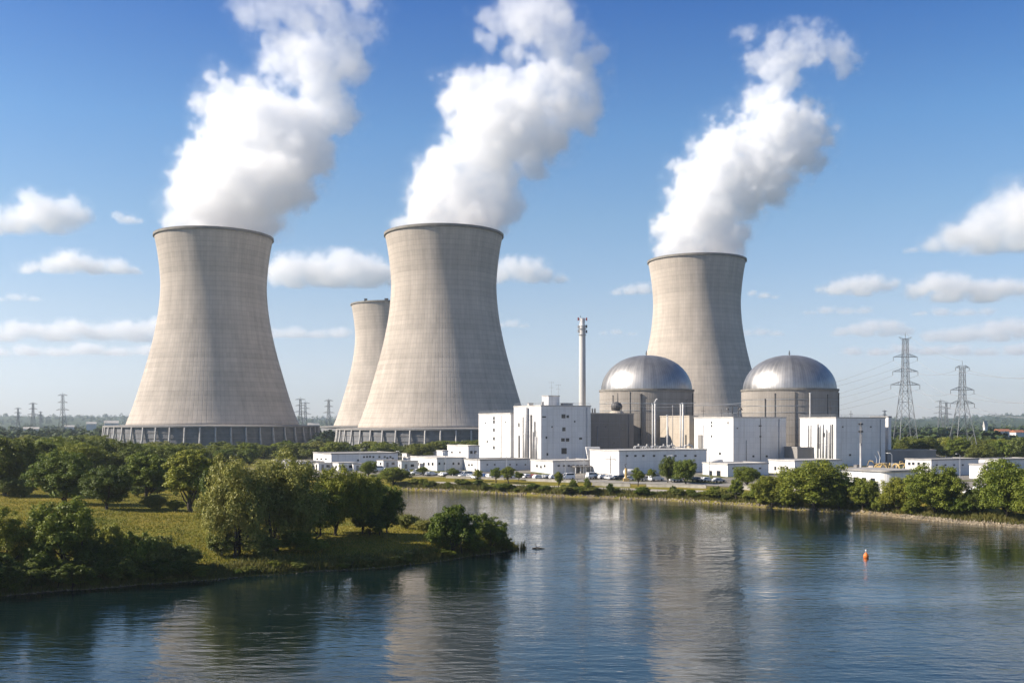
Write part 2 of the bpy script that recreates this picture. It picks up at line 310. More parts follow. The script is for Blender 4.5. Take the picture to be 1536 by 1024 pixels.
# ------------------------------------------------------------------ steam and clouds (real volumes on voxel grids)
def vol_mat(name, dens, aniso=.25, col=(1, 1, 1)):
    m = bpy.data.materials.new(name); m.use_nodes = True; t = m.node_tree
    for n in list(t.nodes):
        if n.type == 'BSDF_PRINCIPLED': t.nodes.remove(n)
    out = [n for n in t.nodes if n.type == 'OUTPUT_MATERIAL'][0]
    v = N(t, 'ShaderNodeVolumePrincipled', ins={'Color': (*col, 1), 'Density': dens, 'Anisotropy': aniso})
    t.links.new(v.outputs[0], out.inputs['Volume']); return m
def cloud(name, label, cat, balls, mat_, voxel, n1, n2, amp1, amp2, soft, zs=1.0, floor=None, thin=None, bias=0., group=None, seed=0., kmin=.35):
    """balls: (x, y, z, r). Density field: smooth union of balls, eroded by two noises."""
    b = np.array(balls); r = b[:, 3:4]
    c = Vector(b[:, :3].mean(0)); pad = 1.35
    lo = (b[:, :3] - r * np.array([1, 1, zs]) * pad).min(0) - np.array(c); hi = (b[:, :3] + r * np.array([1, 1, zs]) * pad).max(0) - np.array(c)
    if floor is not None: lo[2] = max(lo[2], floor - c.z - voxel)
    g = bpy.data.node_groups.new(name, 'GeometryNodeTree'); g.interface.new_socket('Geometry', in_out='OUTPUT', socket_type='NodeSocketGeometry'); g.interface.new_socket('Geometry', in_out='INPUT', socket_type='NodeSocketGeometry')
    out = g.nodes.new('NodeGroupOutput'); pos = N(g, 'GeometryNodeInputPosition').outputs[0]
    sh = N(g, 'ShaderNodeVectorMath', operation='ADD', ins={0: pos, 1: (seed * 913.1, seed * 377.7, seed * 151.3)}).outputs[0]
    wq = pos
    for sc_, am_ in ((n1 * .8, n1 * .30), (n2 * .8, n2 * .34)):      # swirl the space before measuring the balls
        nc = N(g, 'ShaderNodeTexNoise', ins={'Vector': sh, 'Scale': 1 / sc_, 'Detail': 2.}).outputs[1]
        off = N(g, 'ShaderNodeVectorMath', operation='MULTIPLY_ADD', ins={0: nc, 1: (am_ * 2,) * 3, 2: (-am_,) * 3}).outputs[0]
        wq = N(g, 'ShaderNodeVectorMath', operation='ADD', ins={0: wq, 1: off}).outputs[0]
    q = N(g, 'ShaderNodeVectorMath', operation='MULTIPLY', ins={0: wq, 1: (1, 1, 1 / zs)}).outputs[0]
    def M(op, a, b_=None, c_=None):
        d = {0: a}
        if b_ is not None: d[1] = b_
        if c_ is not None: d[2] = c_
        return N(g, 'ShaderNodeMath', operation=op, ins=d).outputs[0]
    acc = None
    for x, y, z, rr in balls:
        d = N(g, 'ShaderNodeVectorMath', operation='DISTANCE', ins={0: q, 1: (x - c.x, y - c.y, (z - c.z) / zs)}).outputs['Value']
        d = M('DIVIDE', d, rr)
        acc = d if acc is None else M('SMOOTH_MIN', acc, d, kmin)
    a = N(g, 'ShaderNodeTexNoise', ins={'Vector': sh, 'Scale': 1 / n1, 'Detail': 8., 'Roughness': .66, 'Distortion': .5}).outputs[0]
    v = N(g, 'ShaderNodeTexVoronoi', feature='F1', ins={'Vector': sh, 'Scale': 1 / n2, 'Detail': 2., 'Roughness': .5}).outputs['Distance']
    v2 = N(g, 'ShaderNodeTexVoronoi', feature='F1', ins={'Vector': sh, 'Scale': 2.9 / n2, 'Detail': 1., 'Roughness': .5}).outputs['Distance']
    f = M('SUBTRACT', 1.0 - bias, acc); f = M('ADD', f, M('MULTIPLY', M('SUBTRACT', .42, v2), amp2 * .45))
    f = M('ADD', f, M('MULTIPLY', M('SUBTRACT', a, .5), amp1)); f = M('ADD', f, M('MULTIPLY', M('SUBTRACT', .42, v), amp2))
    sz = N(g, 'ShaderNodeSeparateXYZ', ins={0: pos}).outputs[2]
    if thin is not None: f = M('SUBTRACT', f, N(g, 'ShaderNodeMapRange', ins={0: sz, 1: thin[0] - c.z, 2: thin[1] - c.z, 3: 0., 4: .22}).outputs[0])
    dens = N(g, 'ShaderNodeMapRange', clamp=True, ins={0: f, 1: 0., 2: soft, 3: 0., 4: 1.}).outputs[0]
    veil = N(g, 'ShaderNodeMapRange', clamp=True, ins={0: f, 1: -.50, 2: .1, 3: 0., 4: .07}).outputs[0]
    dens = M('MAXIMUM', dens, veil)
    if thin is not None:      # thins out with height
        dens = M('MULTIPLY', dens, N(g, 'ShaderNodeMapRange', ins={0: sz, 1: thin[0] - c.z, 2: thin[1] - c.z, 3: 1., 4: thin[2]}).outputs[0])
    if floor is not None:
        dens = M('MULTIPLY', dens, N(g, 'ShaderNodeMapRange', ins={0: sz, 1: floor - c.z, 2: floor - c.z + voxel * 2.5, 3: 0., 4: 1.}).outputs[0])
    vc = N(g, 'GeometryNodeVolumeCube', ins={'Density': dens, 'Min': tuple(lo), 'Max': tuple(hi)})
    for k, s in enumerate('XYZ'): vc.inputs['Resolution ' + s].default_value = max(8, int((hi[k] - lo[k]) / voxel))
    sm = N(g, 'GeometryNodeSetMaterial', ins={'Geometry': vc.outputs[0], 'Material': mat_}); g.links.new(sm.outputs[0], out.inputs[0])
    vd = bpy.data.volumes.new(name); vd.materials.append(mat_)
    o = bpy.data.objects.new(name, vd); COL.objects.link(o); o.location = c
    md = o.modifiers.new('density', 'NODES'); md.node_group = g
    return tag(o, label, cat, group)
def balls_px(lst, D, jit=.45, zmin=None, seed=1):
    rr = random.Random(seed); out = []
    for px, py, r in lst:
        Y = D + rr.uniform(-jit, jit) * r / FPX * D; p = P(px, py, Y); out.append((p.x, p.y, p.z, r / FPX * D))
    return out
M_STEAM = vol_mat('steam', .085, .05, (.992, .994, .997))
PL1 = [(262,336,19),(350,340,28),(300,326,40),(332,322,54),(370,326,45),(398,334,22),(280,298,22),(312,285,44),(360,280,60),(405,290,38),(290,245,28),(325,240,45),(375,235,45),(420,250,45),(440,275,28),(320,165,30),(350,140,36),(385,140,38),(355,185,50),(400,180,50),(440,195,45),(470,215,28),(490,175,25),
       (430,92,38),(470,72,45),(510,80,42),(530,100,22),(465,120,40),(500,140,22),(375,25,30),(410,35,32),(450,25,40),(500,25,40),(545,40,32),(400,-10,45),(470,-20,55),(540,-10,45),(440,60,40),(410,70,24),(500,165,34),(450,235,36),(465,150,40)]
PL2 = [(602,339,18),(630,338,24),(690,340,30),(720,342,24),(622,330,20),(655,318,42),(700,322,45),(732,332,20),(640,285,25),(680,280,50),(730,290,35),(760,270,20),(670,235,30),(700,230,42),(745,225,48),(790,225,32),(668,150,20),(690,135,28),(725,125,30),(757,126,30),(800,122,30),(845,130,38),(880,140,26),(720,170,45),(780,165,50),(838,165,38),(770,205,42),
       (870,95,34),(850,65,35),(892,75,20),(815,40,32),(780,20,35),(745,30,25),(840,10,28),(730,60,18),(800,-20,40),(770,75,24),(820,70,28),(790,55,24),(835,100,30),(700,150,26),(875,165,22),(885,118,30),(880,155,28),(832,212,34),(800,255,28),(770,300,24),(745,332,18)]
PL3 = [(998,378,15),(1060,378,25),(1010,374,20),(1035,362,40),(1075,370,36),(1100,376,18),(1110,345,18),(1015,345,30),(1045,325,42),(1080,330,35),(1010,303,16),(1060,290,35),(1095,300,32),(1034,256,24),(1065,255,30),(1085,215,38),(1137,246,48),(1120,290,35),(1160,280,30),(1206,185,36),(1200,228,34),(1153,185,40),(1133,150,24),(1165,135,28),
       (1185,110,20),(1116,57,20),(1133,88,22),(1170,62,28),(1219,55,28),(1258,75,24),(1274,103,18),(1288,85,12),(1194,95,20),(1205,34,18),(1150,105,24),(1190,75,26),(1240,70,24),(1165,95,26),(1215,90,20),(1180,125,24)]
for lst, D, sd, lab in ((PL1, 770, 1., 'tall white steam plume above the cooling tower nearest the meadow'), (PL2, 690, 2., 'white steam plume above the cooling tower beside the white turbine block'), (PL3, 960, 3., 'slimmer white steam plume above the cooling tower between the domes')):
    zt = {770: 240, 690: 225, 960: 300}[D]
    cloud('steam_plume', lab, 'steam', balls_px(lst, D, seed=int(sd)), M_STEAM, 1.5 if D < 800 else 1.9, 50., 17., 1.7, .75, .26, floor={770: 164.5, 690: 151, 960: 176.5}[D], thin=(zt, zt + 110, .22), seed=sd, bias=-.55)
# ------------------------------------------------------------------ ground, river, roads
SH_LEFT = [(-160,915),(0,894),(104,885),(208,877),(290,871),(374,864),(444,859),(514,854.5),(585,850),(640,844),(688,837),(706,833),(742,829),(779,823.5)]
SH_BACK = [(768,818),(740,813),(700,806),(660,797),(620,787),(590,779),(540,770),(480,762),(430,755),(405,748)]
SH_FAR = [(430,741),(500,735),(560,733),(597,734),(640,735.5),(706,738),(779,742),(840,745),(900,747),(1000,750.5),(1100,757),(1150,761),(1209,765.5),(1270,769),(1328,773.5),(1368,778),(1420,783),(1474,787.5),(1536,792),(1600,797)]
def w0(px, py):
    Y = EYE * FPX / (py - HY); return (gx(px, Y), Y)
def jitter(poly, amp, step, seed):
    out = []; r = random.Random(seed)
    for a, b in zip(poly[:-1], poly[1:]):
        L = math.dist(a, b); n = max(1, int(L / step)); nx, ny = -(b[1]-a[1]) / L, (b[0]-a[0]) / L
        for k in range(n):
            t = k / n; w = r.uniform(-amp, amp) if k else r.uniform(-amp, amp) * .4
            out.append((a[0] + (b[0]-a[0])*t + nx*w, a[1] + (b[1]-a[1])*t + ny*w))
    return out + [poly[-1]]
L_LEFT = jitter([w0(*p) for p in SH_LEFT], .55, 2.6, 1); L_BACK = jitter([w0(*p) for p in SH_BACK], .8, 5, 2); L_FAR = jitter([w0(*p) for p in SH_FAR], .55, 4, 3)
WATER = [(-700, 100), (-250, 112)] + L_LEFT + L_BACK + L_FAR + [(150, 186), (260, 168), (600, 140), (600, -400), (-700, -400)]
def water_dist(x, y):
    """signed distance to the shore: positive on land"""
    x = np.asarray(x, float); y = np.asarray(y, float); d2 = np.full(x.shape, 1e18); ins = np.zeros(x.shape, bool)
    for (ax, ay), (bx, by) in zip(WATER, WATER[1:] + WATER[:1]):
        dx, dy = bx - ax, by - ay; L2 = dx*dx + dy*dy + 1e-9
        t = np.clip(((x - ax)*dx + (y - ay)*dy) / L2, 0, 1)
        d2 = np.minimum(d2, (x - ax - t*dx)**2 + (y - ay - t*dy)**2)
        if dy != 0: ins ^= ((ay > y) != (by > y)) & (x < dx * (y - ay) / dy + ax)
    d = np.sqrt(d2); return np.where(ins, -d, d)
def sstep(a, b, x):
    t = np.clip((x - a) / (b - a), 0, 1); return t * t * (3 - 2 * t)
def ground(x, y, d=None):
    x = np.asarray(x, float); y = np.asarray(y, float)
    if d is None: d = water_dist(x, y)
    dl = np.maximum(d, 0)
    h = 1.5 * (1 - np.exp(-dl / 2.4)) + .6 * sstep(0, 14, dl) + 2.3 * sstep(8, 70, dl)
    rough = sstep(2, 14, dl) * (1 - .75 * sstep(300, 330, y) * (x > -95))
    h = h + rough * (fbm(x / 19, y / 19, 3) * .55 + fbm(x / 5, y / 5, 9, 3) * .22)
    # the meadow swells a little; a small scarp above the near bank
    h = h + .5 * sstep(18, 26, dl + 4 * vnoise(x / 14, y / 14, 5)) * (1 - sstep(150, 230, y)) * (x < 40)
    h = np.where(d < 0, np.maximum(-2.5, d * .35), h)
    R = np.hypot(x, y); t = x / np.maximum(y, 1)
    amp = 50 + 20 * fbm(t * 6 + 3, R / 4000, 21) + 12 * fbm(t * 22, R / 1500, 25) + 14 * sstep(-.1, -.45, t) + 8 * sstep(.25, .5, t)
    h = h + sstep(2400, 7200, R) * amp + sstep(1500, 3200, R) * 6 * fbm(x / 700, y / 700, 31)
    return h
def gz(x, y): return float(ground(np.array([x]), np.array([y]))[0])
def on_ground(px, py, lo=85., hi=1500.):
    """where the sight line through a photo pixel meets the land"""
    Y = np.exp(np.linspace(math.log(lo), math.log(hi), 1500)); x = (px - HX) / FPX * Y; d = water_dist(x, Y); g = ground(x, Y, d); z = EYE - (py - HY) / FPX * Y
    k = np.argmax((g >= z) & (d > .2)); return float(x[k]), float(Y[k]), float(g[k])
_Y = np.concatenate([np.exp(np.linspace(math.log(70), math.log(420), 420)), np.exp(np.linspace(math.log(421.5), math.log(9400), 260))]); _T = np.linspace(-1.35, 1.35, 660)
TX = _T[None, :] * _Y[:, None]; TY = np.repeat(_Y[:, None], len(_T), 1); TD = water_dist(TX, TY); TZ = ground(TX, TY, TD)
def ground_mat():
    m = bpy.data.materials.new('land_cover'); m.use_nodes = True; t = m.node_tree; b = t.nodes['Principled BSDF']
    b.inputs['Roughness'].default_value = .95; b.inputs['Specular IOR Level'].default_value = .1
    tc = N(t, 'ShaderNodeTexCoord').outputs['Object']
    def nz(sc, det=5., rough=.6): return N(t, 'ShaderNodeTexNoise', ins={'Vector': tc, 'Scale': sc, 'Detail': det, 'Roughness': rough}).outputs[0]
    def mr(v, a, b_): return N(t, 'ShaderNodeMapRange', ins={0: v, 1: a, 2: b_}).outputs[0]
    def mix(f, a, b_):
        n = N(t, 'ShaderNodeMix', data_type='RGBA'); 
        for i, x in ((0, f), (6, a), (7, b_)):
            if hasattr(x, 'is_output'): t.links.new(x, n.inputs[i])
            else: n.inputs[i].default_value = x if i == 0 else (*x, 1)
        return n.outputs[2]
    g = mix(mr(nz(.06), .38, .62), (.115, .120, .016), (.235, .178, .028))
    g = mix(mr(nz(.45, 6.), .45, .72), g, (.105, .122, .014))
    g = mix(mr(nz(3.5, 4.), .5, .8), g, (.28, .20, .045))
    far = N(t, 'ShaderNodeAttribute', attribute_name='far').outputs['Fac']
    ff = mix(mr(nz(.012, 6., .7), .42, .6), (.022, .038, .014), (.052, .066, .022))
    g = mix(far, g, ff)
    yard = N(t, 'ShaderNodeAttribute', attribute_name='yard').outputs['Fac']
    yc = mix(mr(nz(.12, 5.), .4, .62), (.27, .25, .22), (.18, .165, .14)); yc = mix(mr(nz(.035, 3.), .54, .60), yc, (.10, .105, .035))
    g = mix(yard, g, yc)
    sh = N(t, 'ShaderNodeAttribute', attribute_name='shore').outputs['Fac']
    st = mix(mr(nz(1.6, 6.), .35, .65), (.27, .21, .13), (.10, .08, .055))
    g = mix(sh, g, st)
    t.links.new(g, b.inputs['Base Color'])
    bp = N(t, 'ShaderNodeBump', ins={'Strength': .7, 'Distance': .3, 'Height': nz(1.8, 6., .7)}); t.links.new(bp.outputs[0], b.inputs['Normal'])
    return m
ter = grid_mesh('ground', TX, TY, TZ, ground_mat())
def attr(me, name, arr):
    a = me.attributes.new(name, 'FLOAT', 'POINT'); a.data.foreach_set('value', arr.reshape(-1).astype(np.float32))
yard_w = sstep(26, 34, TD + 3 * vnoise(TX / 9, TY / 9, 8)) * sstep(300, 330, TY + .35 * TX) * sstep(-112, -98, TX + 8 * vnoise(TX/20, TY/20, 4)) * (1 - sstep(560, 600, TY + 30 * vnoise(TX / 40, TY / 40, 6))) * (1 - sstep(245, 262, TX))
stone = (.35 + .5 * (vnoise(TX / 7, TY / 7, 55) > .1)) * (1 - sstep(.15, .7, TD + .5 * vnoise(TX / 2.5, TY / 2.5, 2))) + (1 - sstep(2.2, 4.2, TD + .8 * vnoise(TX / 3, TY / 3, 2))) * sstep(78, 92, TX + 0 * TY) * (TY > 150)
attr(ter, 'yard', yard_w); attr(ter, 'shore', np.clip(stone, 0, 1)); attr(ter, 'far', sstep(300, 700, np.hypot(TX, TY)))
tag(link('ground', ter), kind='structure')
mb = MB(); mb.quad((-9000, -400, 0), (9000, -400, 0), (9000, 900, 0), (-9000, 900, 0)); tag(obj('river_water', mb, M_WATER), kind='structure')
# offset lines along the far shore
_fs = np.array([w0(*p) for p in SH_FAR[2:]])
_seg = np.linalg.norm(np.diff(_fs, axis=0), axis=1); _cum = np.concatenate([[0], np.cumsum(_seg)])
def far_pt(s, d):
    """point s metres along the far shore and d metres inland"""
    s = max(0, min(_cum[-1] - .01, s)); 
    p = np.array([np.interp(s, _cum, _fs[:, 0]), np.interp(s, _cum, _fs[:, 1])])
    q = np.array([np.interp(s + 14, _cum, _fs[:, 0]), np.interp(s + 14, _cum, _fs[:, 1])]); r = np.array([np.interp(s - 14, _cum, _fs[:, 0]), np.interp(s - 14, _cum, _fs[:, 1])])
    tt = (q - r) / np.linalg.norm(q - r); return p[0] - tt[1] * d, p[1] + tt[0] * d
def s_at(px):
    ss = np.linspace(0, _cum[-1], 800); xx = np.interp(ss, _cum, _fs[:, 0]); yy = np.interp(ss, _cum, _fs[:, 1])
    return float(ss[np.argmin(abs(xx / yy * FPX + HX - px))])
def ribbon(name, s0, s1, d0, d1, mat_, lift=.07, n=90):
    A = [far_pt(s, d0) for s in np.linspace(s0, s1, n)]; B = [far_pt(s, d1) for s in np.linspace(s0, s1, n)]; m_ = [((a[0]+b[0])/2, (a[1]+b[1])/2) for a, b in zip(A, B)]
    X = np.array([[p[0] for p in q] for q in (A, m_, B)]); Y = np.array([[p[1] for p in q] for q in (A, m_, B)])
    return tag(link(name, grid_mesh(name, X, Y, ground(X, Y) + lift, mat_)), kind='structure')
M_PATH = mat('pale_paving', (.40, .36, .31), .9, (.30, .27, .23), .4); M_ASPH = mat('old_asphalt', (.27, .25, .225), .9, (.19, .18, .165), .5)
M_KERB = mat('kerb_stone', (.42, .39, .34), .9, (.26, .24, .21), .5)
ribbon('riverside_path', s_at(600), s_at(1240), 7.5, 12.5, M_PATH, .16)
ribbon('road', s_at(620), s_at(1290), 29, 35.5, M_ASPH, .12)
def low_wall(px0, px1, d, h, label):
    s0, s1 = s_at(px0), s_at(px1); n = max(2, int((s1 - s0) / 4)); mb = MB(); o = far_pt((s0 + s1) / 2, d); cap = MB()
    for k in range(n):
        a, b = (far_pt(s0 + (s1 - s0) * (k + j) / n, d) for j in (0, 1)); a2, b2 = (far_pt(s0 + (s1 - s0) * (k + j) / n, d + .4) for j in (0, 1))
        z0 = min(gz(*a), gz(*b)) - .4; z1 = max(gz(*a), gz(*b)) + h
        mb.prism([(p[0]-o[0], p[1]-o[1]) for p in (a, b, b2, a2)], z0, z1)
        cap.prism([(p[0]-o[0], p[1]-o[1]) for p in (far_pt(s0 + (s1-s0)*k/n, d-.08), far_pt(s0 + (s1-s0)*(k+.97)/n, d-.08), far_pt(s0 + (s1-s0)*(k+.97)/n, d+.48), far_pt(s0 + (s1-s0)*k/n, d+.48))], z1 + .004, z1 + .16)
    w = thing('low_wall', label, 'wall', (o[0], o[1], 0)); obj('wall_panel', mb, M_KERB, w); obj('coping', cap, M_KERB, w)
for a, b, d, h, l in ((610, 690, 27, .7, 'low pale wall along the road before the small street trees'), (720, 800, 26.5, .8, 'low pale wall beside the road below the lollipop tree'), (846, 912, 20, 1.1, 'short pale wall above the riverbank by the yellow post'), (935, 1010, 21, .9, 'long pale wall above the path before the two dark trees'), (1040, 1130, 22, 1.2, 'broken pale wall beside the path near the first big bank tree')): low_wall(a, b, d, h, l)
# ------------------------------------------------------------------ trees
def leaf_mat(name, c1, c2, trans=.28, big=0.):
    m = bpy.data.materials.new(name); m.use_nodes = True; t = m.node_tree; b = t.nodes['Principled BSDF']; out = [n for n in t.nodes if n.type == 'OUTPUT_MATERIAL'][0]
    b.inputs['Roughness'].default_value = .55; b.inputs['Specular IOR Level'].default_value = .25
    g = N(t, 'ShaderNodeNewGeometry'); oi = N(t, 'ShaderNodeObjectInfo'); tc = N(t, 'ShaderNodeTexCoord')
    nz = N(t, 'ShaderNodeTexNoise', ins={'Vector': tc.outputs['Object'], 'Scale': .45, 'Detail': 3.})
    a = N(t, 'ShaderNodeMath', operation='MULTIPLY_ADD', ins={0: g.outputs['Random Per Island'], 1: .55, 2: nz.outputs[0]})
    if big:
        n2 = N(t, 'ShaderNodeTexNoise', ins={'Vector': tc.outputs['Object'], 'Scale': .055, 'Detail': 4., 'Roughness': .6}); a = N(t, 'ShaderNodeMath', operation='MULTIPLY_ADD', ins={0: n2.outputs[0], 1: big, 2: a.outputs[0]}); a = N(t, 'ShaderNodeMath', operation='SUBTRACT', ins={0: a.outputs[0], 1: big * .5})
    r = N(t, 'ShaderNodeMapRange', ins={0: a.outputs[0], 1: .35, 2: 1.05})
    x = N(t, 'ShaderNodeMix', data_type='RGBA', ins={0: r.outputs[0], 6: (*c1, 1), 7: (*c2, 1)})
    v = N(t, 'ShaderNodeMapRange', ins={0: oi.outputs['Random'], 3: .78, 4: 1.18}); h = N(t, 'ShaderNodeMapRange', ins={0: oi.outputs['Random'], 3: .525, 4: .482})
    hs = N(t, 'ShaderNodeHueSaturation', ins={'Hue': h.outputs[0], 'Value': v.outputs[0], 'Color': x.outputs[2]})
    t.links.new(hs.outputs[0], b.inputs['Base Color'])
    tr = N(t, 'ShaderNodeBsdfTranslucent', ins={'Color': hs.outputs[0]}); ms = N(t, 'ShaderNodeMixShader', ins={0: trans}); t.links.new(b.outputs[0], ms.inputs[1]); t.links.new(tr.outputs[0], ms.inputs[2]); t.links.new(ms.outputs[0], out.inputs[0])
    return m
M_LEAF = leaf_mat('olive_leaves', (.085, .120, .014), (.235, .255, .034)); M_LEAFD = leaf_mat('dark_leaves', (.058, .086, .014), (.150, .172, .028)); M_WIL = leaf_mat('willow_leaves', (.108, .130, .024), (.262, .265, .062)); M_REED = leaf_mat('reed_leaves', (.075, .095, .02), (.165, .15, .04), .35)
M_BARK = mat('bark', (.075, .058, .042), .95, (.035, .028, .022), 2.5, bump=.4)
def leaf_quads(P_, Nn, size, r, aspect=.62, droop=0.):
    n = len(P_); t = r.normal(size=(n, 3))
    if droop: t = t * .35 + np.array([0, 0, -1.]) * droop
    Nn = Nn / np.linalg.norm(Nn, axis=1, keepdims=True)
    t = t - (t * Nn).sum(1, keepdims=True) * Nn; t /= np.linalg.norm(t, axis=1, keepdims=True) + 1e-9; b = np.cross(Nn, t)
    s = size * r.uniform(.65, 1.35, (n, 1)); a = s * .5; w = s * aspect * .5; lift = Nn * s * .12
    return np.stack([P_ - t * a, P_ + b * w + lift, P_ + t * a, P_ - b * w + lift], 1)
def unit(r, n):
    d = r.normal(size=(n, 3)); return d / np.linalg.norm(d, axis=1, keepdims=True)
def make_crown(seed, H, Wd, base, nlobe, nleaf, leaf, shape='round', gap=0.0, sub=9):
    """leaves spread over the shells of lobes of lobes; returns quads and lobe centres"""
    r = np.random.default_rng(seed); cz = (H + base) / 2; rz = (H - base) / 2; rx = Wd / 2
    lob = []
    d = unit(r, nlobe * 5)
    if shape != 'bush': d = d[d[:, 2] > -.75]
    else: d = d[d[:, 2] > -.35]
    for q in d:
        f = r.uniform(.40, .74); prof = 1.0
        if shape == 'tall': prof = 1 - .35 * max(0, q[2])
        c = np.array([q[0] * rx * f * prof, q[1] * rx * f * prof, cz + q[2] * rz * f]); R = min(rx, rz) * r.uniform(.28, .46)
        if all(np.linalg.norm(c - o[0]) > .40 * (R + o[1]) for o in lob): lob.append((c, R))
        if len(lob) >= nlobe: break
    lob.append((np.array([0, 0, cz]), min(rx, rz) * .6)); lob.append((np.array([0, 0, cz - rz * .45]), min(rx, rz) * .5))
    cen = []; 
    for c, R in lob:
        for q in unit(r, sub): cen.append((c + q * R * r.uniform(.45, .95) * np.array([1, 1, .95]), R * r.uniform(.34, .56)))
    C = np.array([c for c, _ in cen]); RR = np.array([q for _, q in cen]); wgt = RR**2 / (RR**2).sum()
    if gap: keep = r.random(len(C)) > gap; wgt = wgt * keep; wgt /= wgt.sum()
    k = r.choice(len(C), nleaf, p=wgt); dd = unit(r, nleaf); dd[:, 2] = np.where(dd[:, 2] < -.65, -dd[:, 2] * .6, dd[:, 2]); dd /= np.linalg.norm(dd, axis=1, keepdims=True)
    rad = RR[k, None] * (r.random((nleaf, 1)) ** .45)
    pos = C[k] + dd * rad * np.array([1.05, 1.05, 1.0]); pos[:, 2] = np.maximum(pos[:, 2], .12 + r.random(nleaf) * .3)
    nor = dd + r.normal(size=(nleaf, 3)) * .38 + np.array([0, 0, .25])
    V = leaf_quads(pos, nor, leaf, r)
    if shape == 'willow':      # hanging sprays below the outer clumps
        ns = 520; k2 = r.choice(len(C), ns, p=wgt); dq = unit(r, ns); dq[:, 2] = -abs(dq[:, 2]) * .4; st = C[k2] + dq * RR[k2, None]; ln = r.uniform(.5, 1.7, ns); pts = []
        for p0, l_ in zip(st, ln):
            m_ = int(l_ / .15) + 2; tt = np.linspace(0, 1, m_)[:, None]; out_ = p0 * np.array([1, 1, 0]); out_ = out_ / (np.linalg.norm(out_) + 1e-6)
            p = p0 + out_ * .35 * tt + np.array([0, 0, -1]) * l_ * tt + r.normal(size=(m_, 3)) * .12; pts.append(p[p[:, 2] > .15])
        pts = np.concatenate(pts); nn = pts * np.array([1, 1, 0]) + r.normal(size=pts.shape) * rx * .35; V = np.concatenate([V, leaf_quads(pts, nn, leaf * .9, r, .5, 1.)])
    return V, lob
def make_trunk(seed, H, base, lob, r0, stems=1):
    r = random.Random(seed); mb = MB()
    for s in range(stems):
        ox, oy = (0, 0) if stems == 1 else (r.uniform(-.12, .12) * H, r.uniform(-.12, .12) * H)
        top = base + (H - base) * .55; pts = [(ox, oy, -.6), (ox + r.uniform(-.1, .1), oy + r.uniform(-.1, .1), base * .5), (ox * 1.5 + r.uniform(-.3, .3), oy * 1.5 + r.uniform(-.3, .3), base), (ox * 2 + r.uniform(-.5, .5), oy * 2 + r.uniform(-.5, .5), top)]
        q = r0 / math.sqrt(stems); mb.tube(pts, [q * 1.35, q, q * .85, q * .3], 8)
        for c, R in r.sample(lob, min(len(lob), 6 if stems == 1 else 3)):
            z = base * .75 + r.uniform(0, .3) * (top - base); a = Vector((ox * 1.3, oy * 1.3, z)); b = Vector(c); mid = a.lerp(b, .5) + Vector((0, 0, -.06 * H))
            mb.tube([a, mid, b], [q * .5, q * .32, q * .12], 6)
    return mb.mesh('trunk', M_BARK, True)
PROTO = {}
def proto(key, seed, H, Wd, base, nlobe, nleaf, leaf, m, shape='round', r0=.35, stems=1, gap=0., sub=9):
    V, lob = make_crown(seed, H, Wd, base, nlobe, nleaf, leaf, shape, gap, sub)
    PROTO.setdefault(key, []).append((quads_mesh('crown', V, m), make_trunk(seed, H, base, lob, r0, stems), H, 2 * float(np.percentile(np.hypot(V[:, 0, 0], V[:, 0, 1]), 97.5)), V[..., 2].max()))
for k in range(3): proto('broad', 11 + k, 12, 12, .5, 30, 30000, .35, M_LEAF)
for k in range(2): proto('dark', 31 + k, 12, 11, .4, 30, 30000, .35, M_LEAFD)
for k in range(2): proto('tall', 41 + k, 13, 8.5, 1.2, 30, 26000, .34, M_LEAF, 'tall')
for k in range(2): proto('willow', 51 + k, 14, 13, .5, 30, 30000, .33, M_WIL, 'willow', .45, 2)
for k in range(2): proto('open', 61 + k, 11, 11, 1.2, 26, 20000, .33, M_LEAF, 'round', .32, 2, .2)
for k in range(3): proto('bush', 71 + k, 4.2, 5.2, .0, 22, 13000, .22, M_LEAF, 'bush', .10, 4)
for k in range(2): proto('darkbush', 81 + k, 4.2, 5.4, .0, 22, 13000, .22, M_LEAFD, 'bush', .10, 4)
for k in range(2): proto('street', 91 + k, 5.0, 3.4, 1.1, 16, 6500, .21, M_LEAF, 'round', .12)
for k in range(2): proto('wbush', 95 + k, 4.2, 5.0, .0, 20, 13000, .21, M_WIL, 'bush', .10, 4)
def plant(name, kind, var, x, y, z, H, Wd, label, cat='tree', group=None, rz=None, depth=1.0, parts=True):
    cr, tk, h, w, top = PROTO[kind][var % len(PROTO[kind])]
    o = thing(name, label, cat, (x, y, z - .1), random.uniform(0, 6.28) if rz is None else rz, group)
    o.scale = (Wd / w, Wd / w * depth, H / top); link('crown', cr, o)
    if parts: link('trunk', tk, o)
    return o
def plant_px(name, kind, var, px, base, top, wpx, label, cat='tree', group=None, rz=None):
    x, y, z = on_ground(px, base); H = (base - top) / FPX * y; return plant(name, kind, var, x, y, z, H, wpx / FPX * y, label, cat, group, rz)
